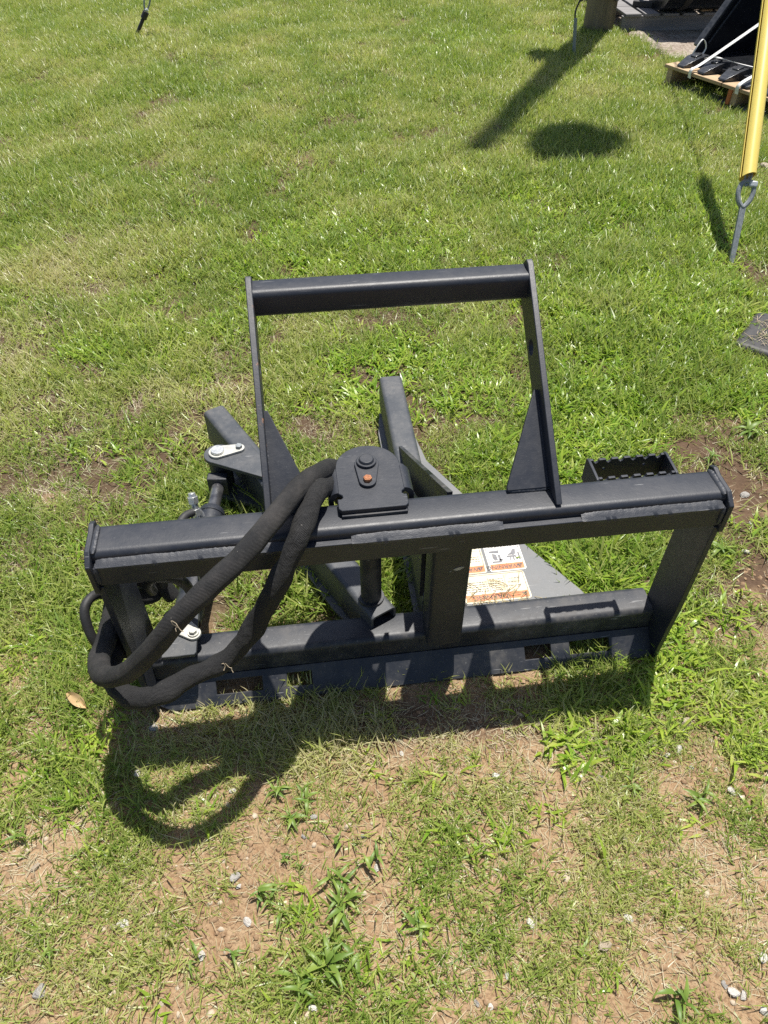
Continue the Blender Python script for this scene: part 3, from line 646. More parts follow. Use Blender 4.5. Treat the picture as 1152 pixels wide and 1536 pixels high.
def fitting(b):
    f = cat(CLn-.205, .026, .012); u = Vector((-.06, .45, .89)).normalized(); f = f+Vector((-.004, .0, .045))
    cyl(b, cat(CLn-.205, .01, .012), f, .010, 12)
    cyl(b, f-u*.05, f-u*.022, .0095, 12); cyl(b, f-u*.022, f-u*.004, .013, 6); cyl(b, f-u*.004, f+u*.012, .0105, 14); cyl(b, f+u*.012, f+u*.03, .0145, 6); cyl(b, f+u*.030, f+u*.040, .011, 14, .009)
part('hose_fitting', ZINC, cy, fitting, .0006)
part('port_boss', PAINT_DIRTY, cy, lambda b: cyl(b, cat(CLn-.205, .02, .010), cat(CLn-.205, .045, .014), .0165, 16))
br = part('base_bracket', PAINT_WORN, A, lambda b: (plate(b, [(-.590+.03, .042), (-.490, .042), (-.486, .048), (-.486, .165), (-.50, .172), (-.555, .172), (-.565, .16)], (0, 0, .145), (1, 0, 0), (0, 1, 0), .010)), .0015)
part('lower_lug', PAINT_WORN, br, lambda b: plate(b, [(-.56, .048), (-.488, .048), (-.488, .165), (-.56, .165)], (0, 0, .035), (1, 0, 0), (0, 1, 0), .010), .0015)
part('pin_retainer', ZINC_Y, br, lambda b: retainer(b, CB, Vector((.75, -.66, 0)), .052, .1555, .026, .0165), .001, label='pale zinc retainer plate over the lower cylinder pin')
part('cylinder_pin', ZINC_Y, br, lambda b: (cyl(b, (CB.x, CB.y, .04), (CB.x, CB.y, .166), .015), cyl(b, (CB.x, CB.y, .1625), (CB.x, CB.y, .172), .0195)), .001)
part('retainer_bolt', ZINC_Y, br, lambda b: (cyl(b, (CB.x+.039, CB.y-.0343, .1625), (CB.x+.039, CB.y-.0343, .1665), .0125, 18), cyl(b, (CB.x+.039, CB.y-.0343, .1665), (CB.x+.039, CB.y-.0343, .174), .009, 6)), .0006)
# warning labels on the ground plate (they read from the far side)
def text_mesh(s, size, m, parent, pos, ang, name='lettering'):
    cu = bpy.data.curves.new('t', 'FONT'); cu.body = s; cu.size = size; cu.align_x = 'CENTER'; cu.align_y = 'CENTER'; cu.offset = size*.012
    to = bpy.data.objects.new('t', cu); COL.objects.link(to); dg = bpy.context.evaluated_depsgraph_get()
    me = bpy.data.meshes.new_from_object(to.evaluated_get(dg)); bpy.data.objects.remove(to); bpy.data.curves.remove(cu)
    me.materials.clear(); o = link(name, me, m, parent); o.location = pos; o.rotation_euler = (0, 0, ang); return o
ZP = .029
def warn_label(cx, cy_, w, h, kind, ang=math.pi):
    """label centred at cx, cy; its own x right / y up, turned by ang"""
    ca, sa = math.cos(ang), math.sin(ang)
    def P(x, y): return (cx+ca*x-sa*y, cy_+sa*x+ca*y)
    def poly(b, pts, z, th=.0003): plate(b, [P(*p) for p in pts], (0, 0, z), (1, 0, 0), (0, 1, 0), th)
    def rect(x0, y0, x1, y1): return [(x0, y0), (x1, y0), (x1, y1), (x0, y1)]
    lb = part('warning_label', LABEL_P if kind == 'hand' else LABEL_W, A, lambda b: poly(b, rrect(w, h, .008, 4), ZP+.0002, .0005))
    t = .0045; bh = .021
    part('label_band', LABEL_O, lb, lambda b: poly(b, rect(-w/2+t, h/2-t-bh, w/2-t, h/2-t), ZP+.0009))
    def lines(b):
        z = ZP+.0009; x0, x1, y0, y1 = -w/2+t-.0008, w/2-t+.0008, -h/2+t-.0008, h/2-t+.0008; k = .0013
        for r in (rect(x0, y0, x1, y0+k), rect(x0, y0+k, x0+k, y1-bh-k), rect(x1-k, y0+k, x1, y1-bh-k)): poly(b, r, z)
        def words(xa, xb, y, seed, hh=.0024):
            rg = random.Random(seed); x = xa
            while x < xb-.003:
                l = rg.uniform(.0035, .009); l = min(l, xb-x)
                xx = x
                while xx < x+l-.0008: poly(b, rect(xx, y, xx+.0013, y+hh*rg.uniform(.7, 1.05)), z+.0001); xx += .0016
                x += l+.0018
        if kind == 'hand':
            yt = h/2-t-bh; ym = -h/2+t+.016
            poly(b, rect(x0+k, ym, x1-k, ym+.0009), z); poly(b, rect(-.0005, ym+.001, .0005, yt-.0005), z)
            words(-w/2+t+.003, w/2-t-.003, -h/2+t+.008, 4, .0034); words(-w/2+t+.006, w/2-t-.008, -h/2+t+.002, 5, .0030)
        elif kind == 'wide':
            for k_ in range(5): words(.018, w/2-t-.004, -.020+.0075*k_, 30+k_)
            for k_ in range(6): words(-.026, .010, -.026+.0072*k_, 40+k_, .002)
            poly(b, rect(.0135, -h/2+.008, .0142, h/2-t-bh-.003), z); poly(b, rect(-.030, -h/2+.008, -.0293, h/2-t-bh-.003), z)
            for k_ in range(3): words(-.068, -.036, -.024+.012*k_, 60+k_, .002)
        else:
            poly(b, rect(x0+k, -h/2+.022, x1-k, -h/2+.0228), z); words(-w/2+.012, w/2-.012, -h/2+.012, 70, .0035)
            for k_ in range(3): words(-w/2+.012, w/2-.012, -.008+.008*k_, 71+k_, .0022)
    part('label_print', INK, lb, lines)
    if kind == 'hand':
        def pict(b):
            z = ZP+.0013; s = w/.094
            yb = -.010
            for pts in ([(.010,-.004),(.016,-.004),(.016,.016),(.034,.016),(.034,.021),(.010,.021)], [(.006,.010),(.014,.010),(.014,.0155),(.006,.0155)], [(.010,-.020),(.036,-.019),(.038,-.013),(.022,-.012),(.012,-.010)], [(.020,-.006),(.030,-.010),(.031,.004),(.027,.013),(.019,.013)],
                        [(-.040,-.008),(-.036,-.008),(-.036,.016),(-.040,.016)], [(-.030,.001),(-.006,.001),(-.006,.006),(-.030,.006)], [(-.033,-.020),(-.026,-.020),(-.018,-.008),(-.010,-.004),(-.011,-.001),(-.020,-.002),(-.024,.000),(-.030,-.004)], [(-.030,.006),(-.027,.006),(-.031,.016),(-.034,.015)], [(-.024,.006),(-.021,.006),(-.021,.017),(-.024,.017)], [(-.017,.006),(-.014,.006),(-.010,.016),(-.013,.017)]):
                poly(b, [(x*s, (y+yb*.2)*s) for x, y in pts], z)
        part('pictogram', INK_G, lb, pict)
    yb = h/2-t-bh/2; p = P(.012 if kind != 'wide' else .016, yb)
    text_mesh('WARNING', .0185 if kind != 'wide' else .020, INK, lb, (p[0], p[1], ZP+.0014), ang)
    x = -w/2+t+.011
    part('alert_triangle', INK, lb, lambda b: poly(b, [(x-.0075, yb-.0055), (x+.0075, yb-.0055), (x, yb+.0070)], ZP+.0013))
    part('alert_mark', LABEL_O, lb, lambda b: (poly(b, rect(x-.0008, yb-.0015, x+.0008, yb+.0030), ZP+.0017), poly(b, rect(x-.0008, yb-.004, x+.0008, yb-.0025), ZP+.0017)))
warn_label(.240, .239, .172, .092, 'wide', math.pi)
warn_label(.289, .338, .098, .100, 'hand', math.pi)
warn_label(.182, .338, .100, .100, 'plain', math.pi)
def label_debris(b):
    rg = random.Random(12)
    for k in range(150):
        p_ = Vector((rg.uniform(.14, .335), .135+abs(rg.gauss(0, .045)), ZP+.002+.004*rg.random())); a = rg.uniform(0, 6.28); d = Vector((math.cos(a), math.sin(a), rg.uniform(-.03, .18)))*rg.uniform(.012, .04)
        sweep(b, [p_, p_+d*.5+Vector((0, 0, .003)), p_+d], .0009, 4)
part('clippings', STRAW_BIT, A, label_debris)['kind'] = 'stuff'
# step behind the beam
def step_parts():
    x0, x1, y0, y1, z0, z1 = .364, .536, .108, .170, .452, .508
    def tread(y, th):
        pts = [(x0+.006, z0), (x1-.006, z0), (x1-.006, z1)]; n = 6; w = (x1-x0-.012)/n
        for k in range(n):
            xr = x1-.006-w*k; pts += [(xr-w*.26, z1), (xr-w*.34, z1-.006), (xr-w*.5, z1-.0088), (xr-w*.66, z1-.006), (xr-w*.74, z1)]
        pts += [(x0+.006, z1)]
        return lambda b: plate(b, pts, (0, y, 0), (1, 0, 0), (0, 0, 1), th, [circ(x0+.04, z1-.024, .0035, 10), circ(x1-.045, z1-.022, .0035, 10)])
    s = thing('step', '', ''); s.parent = A
    for k in ('label', 'category'): del s[k]
    for xs in (x0, x1-.006):
        part('step_side', PAINT, s, lambda b: plate(b, [(.077, z0), (y1+.003, z0), (y1+.003, z1), (y1-.006, z1+.003), (y0, z1), (.077, z1-.030)], (xs, 0, 0), (0, 1, 0), (0, 0, 1), .006), .001)
    part('step_tread', PAINT, s, tread(y1, .006), .0006); part('step_tread', PAINT, s, tread(y0+.006, .006), .0006)
step_parts()
# hoses in woven sleeves
def hose(name, pts, r, seed, wr=.10, m=SLEEVE, n=14, label=None):
    path = catmull(pts, 14); rg = random.Random(seed); w = [rg.random() for _ in range(len(path)+2)]
    nz_ = [rg.uniform(0, 6.28) for _ in range(8)]
    def rf(k, a): return r*(1+wr*(.5*math.sin(k*.30+nz_[0]+1.3*math.sin(a+nz_[1]))+.35*math.sin(k*.55+a*2+nz_[2])+.12*(w[k]-.5)) + wr*.35*math.sin(2*a+nz_[3]+k*.1))
    o = part(name, m, A, lambda b: sweep(b, path, rf, n, uv=True, squash=.92), sharp=80)
    if label: o['label'] = label
    return o
HA = [(-.10,.205,.44),(-.152,.185,.525),(-.196,.112,.580),(-.235,.045,.603),(-.29,-.045,.606),(-.335,-.100,.598),(-.385,-.140,.582),(-.435,-.162,.545),(-.490,-.168,.478),(-.540,-.160,.415),(-.584,-.142,.372),(-.616,-.110,.342),(-.634,-.058,.316),(-.632,.0,.298),(-.634,.055,.286),(-.632,.12,.28),(-.612,.18,.262),(-.572,.205,.22),(-.545,.20,.17)]
HB = [(-.11,.19,.40),(-.158,.160,.505),(-.188,.092,.567),(-.207,.035,.582),(-.236,-.030,.560),(-.272,-.060,.500),(-.310,-.062,.420),(-.350,-.070,.350),(-.400,-.088,.305),(-.460,-.110,.300),(-.515,-.140,.298),(-.562,-.137,.286),(-.604,-.102,.272),(-.631,-.050,.258),(-.634,.010,.250),(-.634,.080,.243),(-.628,.15,.228),(-.585,.205,.18)]
hoA = hose('hose', HA, .0205, 5, .05, label='smooth dusty upper sleeved hose')
hoB = hose('hose', HB, .0215, 8, .16, SLEEVE_B, label='wrinkled black lower sleeved hose')
hose('thin_hose', [(-.60,.13,.20),(-.63,.11,.29),(-.655,.085,.335),(-.672,.05,.335),(-.668,.02,.29),(-.65,.01,.24),(-.62,.03,.20)], .0105, 3, .02, RUBBER, 10)
hose('thin_hose', [(-.50,.20,.16),(-.50,.17,.24),(-.515,.14,.30),(-.545,.12,.33),(-.565,.13,.30),(-.57,.16,.24)], .012, 4, .02, RUBBER, 10)
hose('thin_hose', [(-.56,.20,.18),(-.55,.20,.27),(-.52,.19,.315),(-.48,.17,.325),(-.455,.15,.31),(-.45,.16,.27),(-.47,.22,.2),(-.49,.36,.15)], .013, 6, .03, RUBBER, 10)
hose('thin_hose', [(-.505,.33,.10),(-.54,.36,.14),(-.548,.42,.16),(-.535,.46,.165),(-.515,.48,.16)], .011, 7, .02, RUBBER, 10)
for hs, i, dd in ((hoA, 7, 1), (hoB, 8, 2), (hoA, 5, 3)):
    c = Vector((HA if hs is hoA else HB)[i])
    def thr(b):
        rg = random.Random(dd)
        for k in range(2):
            s = c+Vector((rg.uniform(-.006, .006), -.017, .017)); q = [s]
            for j in range(4): q.append(q[-1]+Vector((rg.uniform(-.003, .006), rg.uniform(-.004, .0), rg.uniform(-.009, .001))))
            sweep(b, catmull(q, 4), .0007, 5)
    if dd < 3: part('frayed_thread', THREAD, hs, thr)
def clip_tie(b): box(b, (-.33, -.062, .33), (.012, .05, .006))

# ------------------------------------------------------------------ guy wire with yellow guard
G = at(1097, 392); G.z = gz(G.x, G.y); GP = Vector((1.566, 3.244, .30))-G; gd = GP.normalized()
wd = Vector((.30, 1.30, 1.0)).normalized(); ws = Vector((1, 0, 0)); ws = (ws-wd*ws.dot(wd)).normalized(); wt = wd.cross(ws)
gw = thing('guy_wire', 'guy wire with a yellow plastic guard above its galvanised eye anchor', 'guy wire', G)
gs_ = Vector((1, 0, 0)); gs_ = (gs_-gd*gs_.dot(gd)).normalized(); gt = gd.cross(gs_)
def anchor(b):
    def bar(t0, t1, w0, w1, th): 
        vv = []
        for t, w in ((t0, w0), (t1, w1)):
            for a, c in ((-1, -1), (1, -1), (1, 1), (-1, 1)): vv.append(b.verts.new(gd*t+gs_*a*w/2+gt*c*th/2))
        for f in ((0,1,2,3),(7,6,5,4),(0,4,5,1),(1,5,6,2),(2,6,7,3),(3,7,4,0)): b.faces.new([vv[i] for i in f])
    bar(-.10, .235, .020, .026, .016)
    loop = [Vector(p) for p in ((0,.225),(-.020,.245),(-.031,.275),(-.030,.305),(-.018,.327),(.004,.332),(.026,.320),(.032,.295),(.026,.262),(.012,.238),(0,.225))]
    sweep(b, catmull([gd*p.y+gs_*p.x for p in loop], 4), .0105, 10)
part('anchor_rod', GALV, gw, anchor, .002)
part('eye_cap', GALV_L, gw, lambda b: box(b, tuple(gd*.322+gs_*.022-gt*.0), (.036, .028, .026), Matrix((gs_, gt, gd)).transposed()), .006, seg=3)
part('wire', GALV, gw, lambda b: (sweep(b, [gd*.322, GP+wd*.02, GP+wd*.4, GP+wd*9], .006, 8), sweep(b, catmull([GP+wd*.10-ws*.012, GP+wd*.01-ws*.018, gd*.312-ws*.006, GP+wd*.01+ws*.012, GP+wd*.10+ws*.008], 6), .005, 8)))
def guard(b):
    n = 26
    for r0, flip in ((.031, 1), (.028, -1)):
        ring = []
        for t in (-.01, .1, .3, .6, .9, 1.2):
            ring.append([b.verts.new(GP+wd*(t+(-.012*math.cos(2*math.pi*k/n+.4) if t < 0 else 0))-ws*.006+(ws*math.cos(-2.75+2*math.pi*.96*k/(n-1))+wt*math.sin(-2.75+2*math.pi*.96*k/(n-1)))*r0*(1+(.14*k/(n-1)))) for k in range(n)])
        for i in range(len(ring)-1):
            for k in range(n-1): b.faces.new((ring[i][k], ring[i][k+1], ring[i+1][k+1], ring[i+1][k]))
        if flip == 1: outer = ring
        else:
            for e in (0, -1):
                for k in range(n-1): b.faces.new((outer[e][k], outer[e][k+1], ring[e][k+1], ring[e][k]))
            for i in range(len(ring)-1):
                for e in (0, -1): b.faces.new((outer[i][e], outer[i+1][e], ring[i+1][e], ring[i][e]))
part('guard_tube', YELLOW_T, gw, guard, sharp=60)
# second guy anchor far away on the left
G2 = at(203, 56); G2.z = gz(G2.x, G2.y)
g2 = thing('guy_wire', 'dark guy wire with a looped end on a short leaning rod at the far left', 'guy wire', G2)
d0 = Vector((.12, .02, .17)).normalized(); e0 = Vector((.27, .22, .90)).normalized()
def loop2(b):
    s = d0*.21
    for k in (-1, 1): sweep(b, catmull([s, s+e0*.05+Vector((k*.020, 0, 0)), s+e0*.13+Vector((k*.024, 0, 0)), s+e0*.20+Vector((k*.010, 0, 0)), s+e0*.24], 6), .0065, 8)
part('anchor_rod', RUBBER, g2, lambda b: (cyl(b, -d0*.06, d0*.20, .014, 12), cyl(b, d0*.16, d0*.215, .024, 12)), .002)
part('wire_loop', GALV, g2, loop2)
part('wire_clamp', GALV, g2, lambda b: box(b, d0*.21+e0*.29, (.050, .035, .11), e0.to_track_quat('Z', 'Y').to_matrix()), .006)
part('wire', GALV, g2, lambda b: cyl(b, d0*.21+e0*.25, d0*.21+e0*9, .007, 8))
tag(g2, g2['label'], 'guy wire'); part('thimble', GALV_L, g2, lambda b: cyl(b, d0*.215+Vector((.004, -.018, .012)), d0*.215+Vector((.022, -.018, .018)), .012, 10))

# ------------------------------------------------------------------ utility pole
PB = Vector((1.8, 7.25, gz(1.8, 7.25)))
up = thing('utility_pole', 'round weathered wooden utility pole with a black ground wire at its foot', 'utility pole', PB)
def pole(b):
    rg = random.Random(4); n = 40; zz = [-.15, 0, .15, .4, .8, 1.5, 3, 6, 11.4]
    ws = [1+rg.uniform(-.02, .02) for _ in range(n)]
    rings = [[b.verts.new((math.cos(2*math.pi*k/n)*(.123-.0035*z)*ws[k], math.sin(2*math.pi*k/n)*(.123-.0035*z)*ws[k], z)) for k in range(n)] for z in zz]
    for i in range(len(zz)-1):
        for k in range(n): b.faces.new((rings[i][k], rings[i][(k+1) % n], rings[i+1][(k+1) % n], rings[i+1][k]))
    b.faces.new(rings[-1])
part('pole', WOOD_POLE, up, pole, sharp=60)
rodb = at(862, 82)-PB; rodb.z = gz(*at(862, 82).xy)-PB.z
rodt = rodb+Vector((-.03, .03, .235))
part('ground_rod', CONDUIT, up, lambda b: cyl(b, rodb-Vector((0, 0, .05)), rodt, .013, 14), .001)
part('ground_wire', RUBBER, up, lambda b: sweep(b, catmull([rodt-Vector((0, 0, .03)), rodt+Vector((.0, .03, .05)), rodt+Vector((.06, .10, .12)), (-.115, -.16, .262), (0, -.150, .258), (.085, -.120, .228), (.118, -.07, .25), (.124, -.02, .36), (.122, .0, .8), (.115, .0, 3.0)], 8), .0062, 8))
part('transformer', GALV, up, lambda b: (cyl(b, (.40, -.25, 9.7), (.40, -.25, 10.6), .24, 28), cyl(b, (.40, -.25, 10.6), (.40, -.25, 10.75), .22, 28, .1), cyl(b, (.52, -.25, 10.3), (.52, -.25, 11.0), .06, 12), box(b, (.62, -.27, 10.0), (.16, .22, .5)), box(b, (.16, -.10, 10.1), (.24, .05, .06))), .01)
part('meter_box', GALV, up, lambda b: box(b, (-.19, -.02, 3.75), (.20, .2, .45)), .01)

# ------------------------------------------------------------------ pallets and what stands on them
def pallet(name, label, m, org, dx, dy, W, D, nb, seed, first=None):
    """dx along the stringers' front, dy away; W along dx, D along dy"""
    rg = random.Random(seed); ang = math.atan2(dx.y, dx.x); t = thing(name, label, 'pallet', org, ang)
    me = {}
    sgn = 1 if (dx.x*dy.y-dx.y*dx.x*0) > 0 else 1
    bw = .092; gap = (W-nb*bw)/(nb-1)
    for k in range(nb):
        o = part('deck_board', m, t, lambda b: box(b, (bw/2+k*(bw+gap), D/2, .128+rg.uniform(-.001, .001)), (bw*rg.uniform(.93, 1.03), D+rg.uniform(-.01, .015), .018)), .002)
    return t
# grey pallet behind the pole: front stringer faces the lawn
pa = Vector((1.99, 7.20, 0)); pa.z = gz(pa.x, pa.y)
pg = thing('pallet', 'weathered grey wooden pallet on the gravel behind the utility pole', 'pallet', pa, math.radians(5))
for k, (x, w) in enumerate(((.03,.135),(.20,.125),(.36,.13),(.52,.12),(.70,.125))):
    part('deck_board', WOOD_GREY, pg, lambda b: box(b, (x+w/2-.03, .50, .118), (w, 1.06, .020), Matrix.Rotation(math.radians(rng.uniform(-.6, .6)), 3, 'Z')), .003)
for y in (.022, .50, .98): part('stringer', WOOD_GREY, pg, lambda b: box(b, (.41, y, .052), (.84, .038, .110)), .003)
part('chip', WOOD_NEW, pg, lambda b: box(b, (.70, .03, .136), (.09, .06, .012)), .002)
pg_s = pg.matrix_basis.copy()
# black bucket body on the grey pallet
def pgw(x, y, z): a = math.radians(5); return Vector((pa.x+x*math.cos(a)-y*math.sin(a), pa.y+x*math.sin(a)+y*math.cos(a), pa.z+z))
bk = thing('bucket', 'black skid steer bucket with rolled edge bands sitting on the grey pallet', 'bucket', pgw(.63, -.03, .129), math.radians(5))
def shell(b, x0, x1, r, a0, a1, th, yc, zc, n=14):
    V = [[b.verts.new((x, yc+rr*math.cos(math.radians(a0+(a1-a0)*k/(n-1))), zc+rr*math.sin(math.radians(a0+(a1-a0)*k/(n-1))))) for k in range(n)] for x in (x0, x1) for rr in (r, r-th)]
    a_o, a_i, b_o, b_i = V
    for k in range(n-1):
        b.faces.new((a_o[k], a_o[k+1], b_o[k+1], b_o[k])); b.faces.new((a_i[k], b_i[k], b_i[k+1], a_i[k+1]))
        b.faces.new((a_o[k], a_i[k], a_i[k+1], a_o[k+1])); b.faces.new((b_o[k], b_o[k+1], b_i[k+1], b_i[k]))
    for k in (0, n-1): b.faces.new((a_o[k], b_o[k], b_i[k], a_i[k]))
part('back_sheet', BLACKGLOSS, bk, lambda b: shell(b, -.34, .34, .36, 150, 330, .012, .12, .362), .001, 60)
for x in (-.345, .345): part('side_plate', BLACKGLOSS, bk, lambda b: plate(b, [(.12+.36*math.cos(math.radians(a)), .362+.36*math.sin(math.radians(a))) for a in range(150, 331, 12)]+[(.55, .5), (.40, .78), (-.15, .78)], (x-.005, 0, 0), (0, 1, 0), (0, 0, 1), .010), .002)
part('band', BLACKCAST, bk, lambda b: shell(b, -.20, -.15, .374, 170, 300, .012, .12, .375), .001, 60)
part('band', BLACKCAST, bk, lambda b: shell(b, .14, .19, .374, 170, 300, .012, .12, .375), .001, 60)
tf = thing('tine', 'black forked steel tine lying at the left end of the grey pallet', 'tine', pgw(.20, .22, .129), math.radians(-25))
part('bar', BLACKCAST, tf, lambda b: tube(b, (-.06, 0, .022), (.20, .02, .022), .05, .044, .006), sharp=50)
part('plate', BLACKCAST, tf, lambda b: plate(b, [(.1, -.05), (.26, -.06), (.28, .02), (.14, .06)], (0, 0, .046), (1, 0, 0), (0, 1, 0), .012), .001)
# timber pallet on the right
c0 = Vector((1.93, 5.74, 0)); c1 = Vector((2.36, 4.98, 0)); dv = (c1-c0).normalized(); az = math.atan2(dv.y, dv.x)
c0.z = gz(c0.x, c0.y)+.002
pt = thing('pallet', 'new pine pallet with an orange block under the black toothed bucket', 'pallet', c0, az)
def ptw(x, y, z): return Vector((c0.x+x*math.cos(az)-y*math.sin(az), c0.y+x*math.sin(az)+y*math.cos(az), c0.z+z))
for k, (y, w) in enumerate(((0, .125), (.16, .10), (.30, .10), (.44, .10), (.58, .10), (.72, .12), (.88, .10))):
    segs = [(0, .215), (.222, .50), (.507, .80), (.807, 1.22)] if k == 0 else [(0.01, 1.22)]
    for (xa, xb) in segs: part('deck_board', WOOD_NEW, pt, lambda b: box(b, ((xa+xb)/2, y+w/2, .117+rng.uniform(-.002, .002)), (xb-xa-.003, w, .020)), .002)
for x, m_ in ((.03, WOOD_NEW), (.60, WOOD_NEW), (1.17, WOOD_NEW)): part('stringer', m_, pt, lambda b: box(b, (x+.02, .49, .063), (.045, .96, .088)), .002)
part('block', WOOD_ORANGE, pt, lambda b: box(b, (.585, .035, .063), (.028, .07, .086)), .002, label='orange painted block')
for y in (.04, .5, .9): part('bottom_board', WOOD_GREY, pt, lambda b: box(b, (.60, y+.03, .010), (1.20, .09, .018)), .002)
# toothed bucket on it
tb = thing('bucket', 'black toothed bucket with a tall raked side edge strapped on the pine pallet', 'bucket', ptw(.02, .18, .128), az)
part('floor_sheet', BLACKGLOSS, tb, lambda b: box(b, (.62, .36, .012), (1.16, .66, .014)), .002)
part('cutting_edge', TOOTHM, tb, lambda b: box(b, (.62, .01, .016), (1.18, .07, .022)), .003)
side = [(.0, .0), (.70, .0), (.95, .35), (.98, .80), (.72, .90), (.05, .10)]
sp_ = part('side_plate', BLACKGLOSS, tb, lambda b: plate(b, side, (.02, .0, .004), (0, 1, 0), (0, 0, 1), .014), .003)
part('edge_rib', TOOTHM, sp_, lambda b: (tube(b, (.030, .03, .095), (.030, .73, .92), .05, .022, .006, up=(0, -.76, .65)), tube(b, (.046, .12, .10), (.046, .80, .88), .012, .012, .003, up=(0, -.76, .65))), sharp=50)
part('side_plate', BLACKGLOSS, tb, lambda b: plate(b, side, (1.20, .0, .004), (0, 1, 0), (0, 0, 1), .014), .003)
part('back_sheet', BLACKGLOSS, tb, lambda b: shell(b, .03, 1.20, .46, -88, 40, .012, .56, .47), .001, 60)
def tooth(b, x):
    w = .052; prof = [(-.165, .004), (-.160, .014), (-.06, .050), (.02, .062), (.05, .058), (.05, .0), (-.04, -.006)]
    L_, R_ = [], []
    for y, z in prof:
        k = .55+.45*min(1, (y+.165)/.10); L_.append(b.verts.new((x-w*k, y, z))); R_.append(b.verts.new((x+w*k, y, z)))
    n = len(prof)
    for i in range(n): b.faces.new((L_[i], L_[(i+1) % n], R_[(i+1) % n], R_[i]))
    b.faces.new(L_[::-1]); b.faces.new(R_)
    box(b, (x, -.03, .058), (w*.9, .06, .012), Matrix.Rotation(.2, 3, 'X'))
for x in (.10, .28, .46, .64, .82, 1.00): part('tooth', TOOTHM, tb, lambda b: tooth(b, x), .003)
def ribbon(b, pts, w, th=.0025, side_v=Vector((1, 0, 0))):
    path = catmull(pts, 8); V = []
    for i, p in enumerate(path):
        d = (path[min(i+1, len(path)-1)]-path[max(i-1, 0)]).normalized(); s = (side_v-d*side_v.dot(d)).normalized(); nn = d.cross(s)
        V.append([b.verts.new(p+s*a*w/2+nn*c*th/2) for a, c in ((-1, -1), (1, -1), (1, 1), (-1, 1))])
    for i in range(len(V)-1):
        for k in range(4): b.faces.new((V[i][k], V[i][(k+1) % 4], V[i+1][(k+1) % 4], V[i+1][k]))
    b.faces.new(V[0][::-1]); b.faces.new(V[-1])
def strap(label, pts, w):
    o = Vector(ptw(*pts[0])); bm_ = bmesh.new(); R3 = Matrix.Rotation(az, 3, 'Z')
    ribbon(bm_, [R3 @ (Vector(p)-Vector(pts[0])) for p in pts], w, side_v=R3 @ Vector((1, 0, 0)))
    so = link('strap', bm_mesh(bm_, 'strap', 60), STRAP); so.location = o; return tag(so, label, 'strap', 'white straps on the pine pallet')
strap('long white strap running from the pine pallet front up over the toothed bucket', [(.24, -.006, .095), (.245, -.004, .15), (.27, .10, .20), (.55, .55, .62), (.72, .80, .95)], .024)
strap('short white strap crossing the teeth beside the yellow guy guard', [(.64, -.006, .095), (.645, -.004, .15), (.68, .10, .205), (.76, .24, .26), (.9, .45, .30)], .026)
strap('thin white strap looped round the front corner of the toothed bucket', [(.06, .16, .135), (.085, .17, .22), (.10, .20, .27), (.12, .225, .22), (.11, .20, .145), (.25, .17, .20), (.45, .19, .20), (.66, .22, .20), (.86, .25, .19)], .010)
# dark wrapped pile and shed-dark implements at the very back
def implement(name, label, cat, base, rz, fn, m):
    t = thing(name, label, cat, Vector((base[0], base[1], gz(base[0], base[1]))), rz); fn(t, m); return t
def tarp(t, m):
    def f(b):
        rg = random.Random(9); nx, ny = 26, 16
        V = [[b.verts.new((1.5*(i/(nx-1)), .55*(j/(ny-1))-.1*(1-j/(ny-1)), .02+1.1*sstep(0, 1, np.array(j/(ny-1)))*(.9+.1*math.sin(i*.6)) + .018*math.sin(i*1.1+j*.9)+.012*math.sin(i*.4-j*2.1))) for i in range(nx)] for j in range(ny)]
        for j in range(ny-1):
            for i in range(nx-1): b.faces.new((V[j][i], V[j][i+1], V[j+1][i+1], V[j+1][i]))
        top = [b.verts.new((v.co.x, 1.1, v.co.z-.05)) for v in V[-1]]; bot = [b.verts.new((v.co.x, 1.1, .0)) for v in V[-1]]
        for i in range(nx-1): b.faces.new((V[-1][i], V[-1][i+1], top[i+1], top[i])); b.faces.new((top[i], top[i+1], bot[i+1], bot[i]))
        for e in (0, nx-1): b.faces.new([V[j][e] for j in range(ny)]+[top[e], bot[e]])
    part('sheet', m, t, f, sharp=70)
    part('strap', GALV, t, lambda b: sweep(b, catmull([(.1, -.12, .1), (.5, -.02, .35), (1.0, .06, .5), (1.45, .2, .62)], 6), .004, 6))
implement('wrapped_bundle', 'black plastic wrapped bundle with creases standing behind the pine pallet', 'bundle', (2.92, 7.62), math.radians(-3), tarp, BLACKGLOSS)
def blade_bar(t, m):
    part('tube', m, t, lambda b: tube(b, (0, 0, .10), (1.1, .02, .10), .12, .12, .02), sharp=50)
    part('plate', m, t, lambda b: plate(b, [(0, 0), (1.1, 0), (1.05, .5), (.1, .5)], (0, .07, .01), (1, 0, 0), (0, .2, 1), .012), .002)
implement('steel_implement', 'low black steel implement left of the utility pole at the lawn edge', 'implement', (1.45, 8.35), math.radians(-6), blade_bar, BLACKCAST)

# ------------------------------------------------------------------ black slab end at the right edge
sb0 = at(1104, 512); sbt = thing('plastic_edging', 'black rounded plastic slab end with dry clippings on it at the right of the lawn', 'edging', (sb0.x, sb0.y, gz(sb0.x, sb0.y)), math.radians(-36))
part('slab', BLACKCAST, sbt, lambda b: plate(b, rrect(.9, .30, .035, 5), (.45, .10, -.045), (1, 0, 0), (0, 1, 0), .070), .020, seg=4)
def clip(b):
    rg = random.Random(3)
    for k in range(260):
        p = Vector((rg.uniform(.02, .5), rg.uniform(-.0, .2), .028+.002*rg.random())); a = rg.uniform(0, 6.28); d = Vector((math.cos(a), math.sin(a), rg.uniform(-.02, .12)))*rg.uniform(.02, .05)
        sweep(b, [p, p+d*.5+Vector((0, 0, .002)), p+d], .0011, 4)
part('clippings', THREAD, sbt, clip)['kind'] = 'stuff'

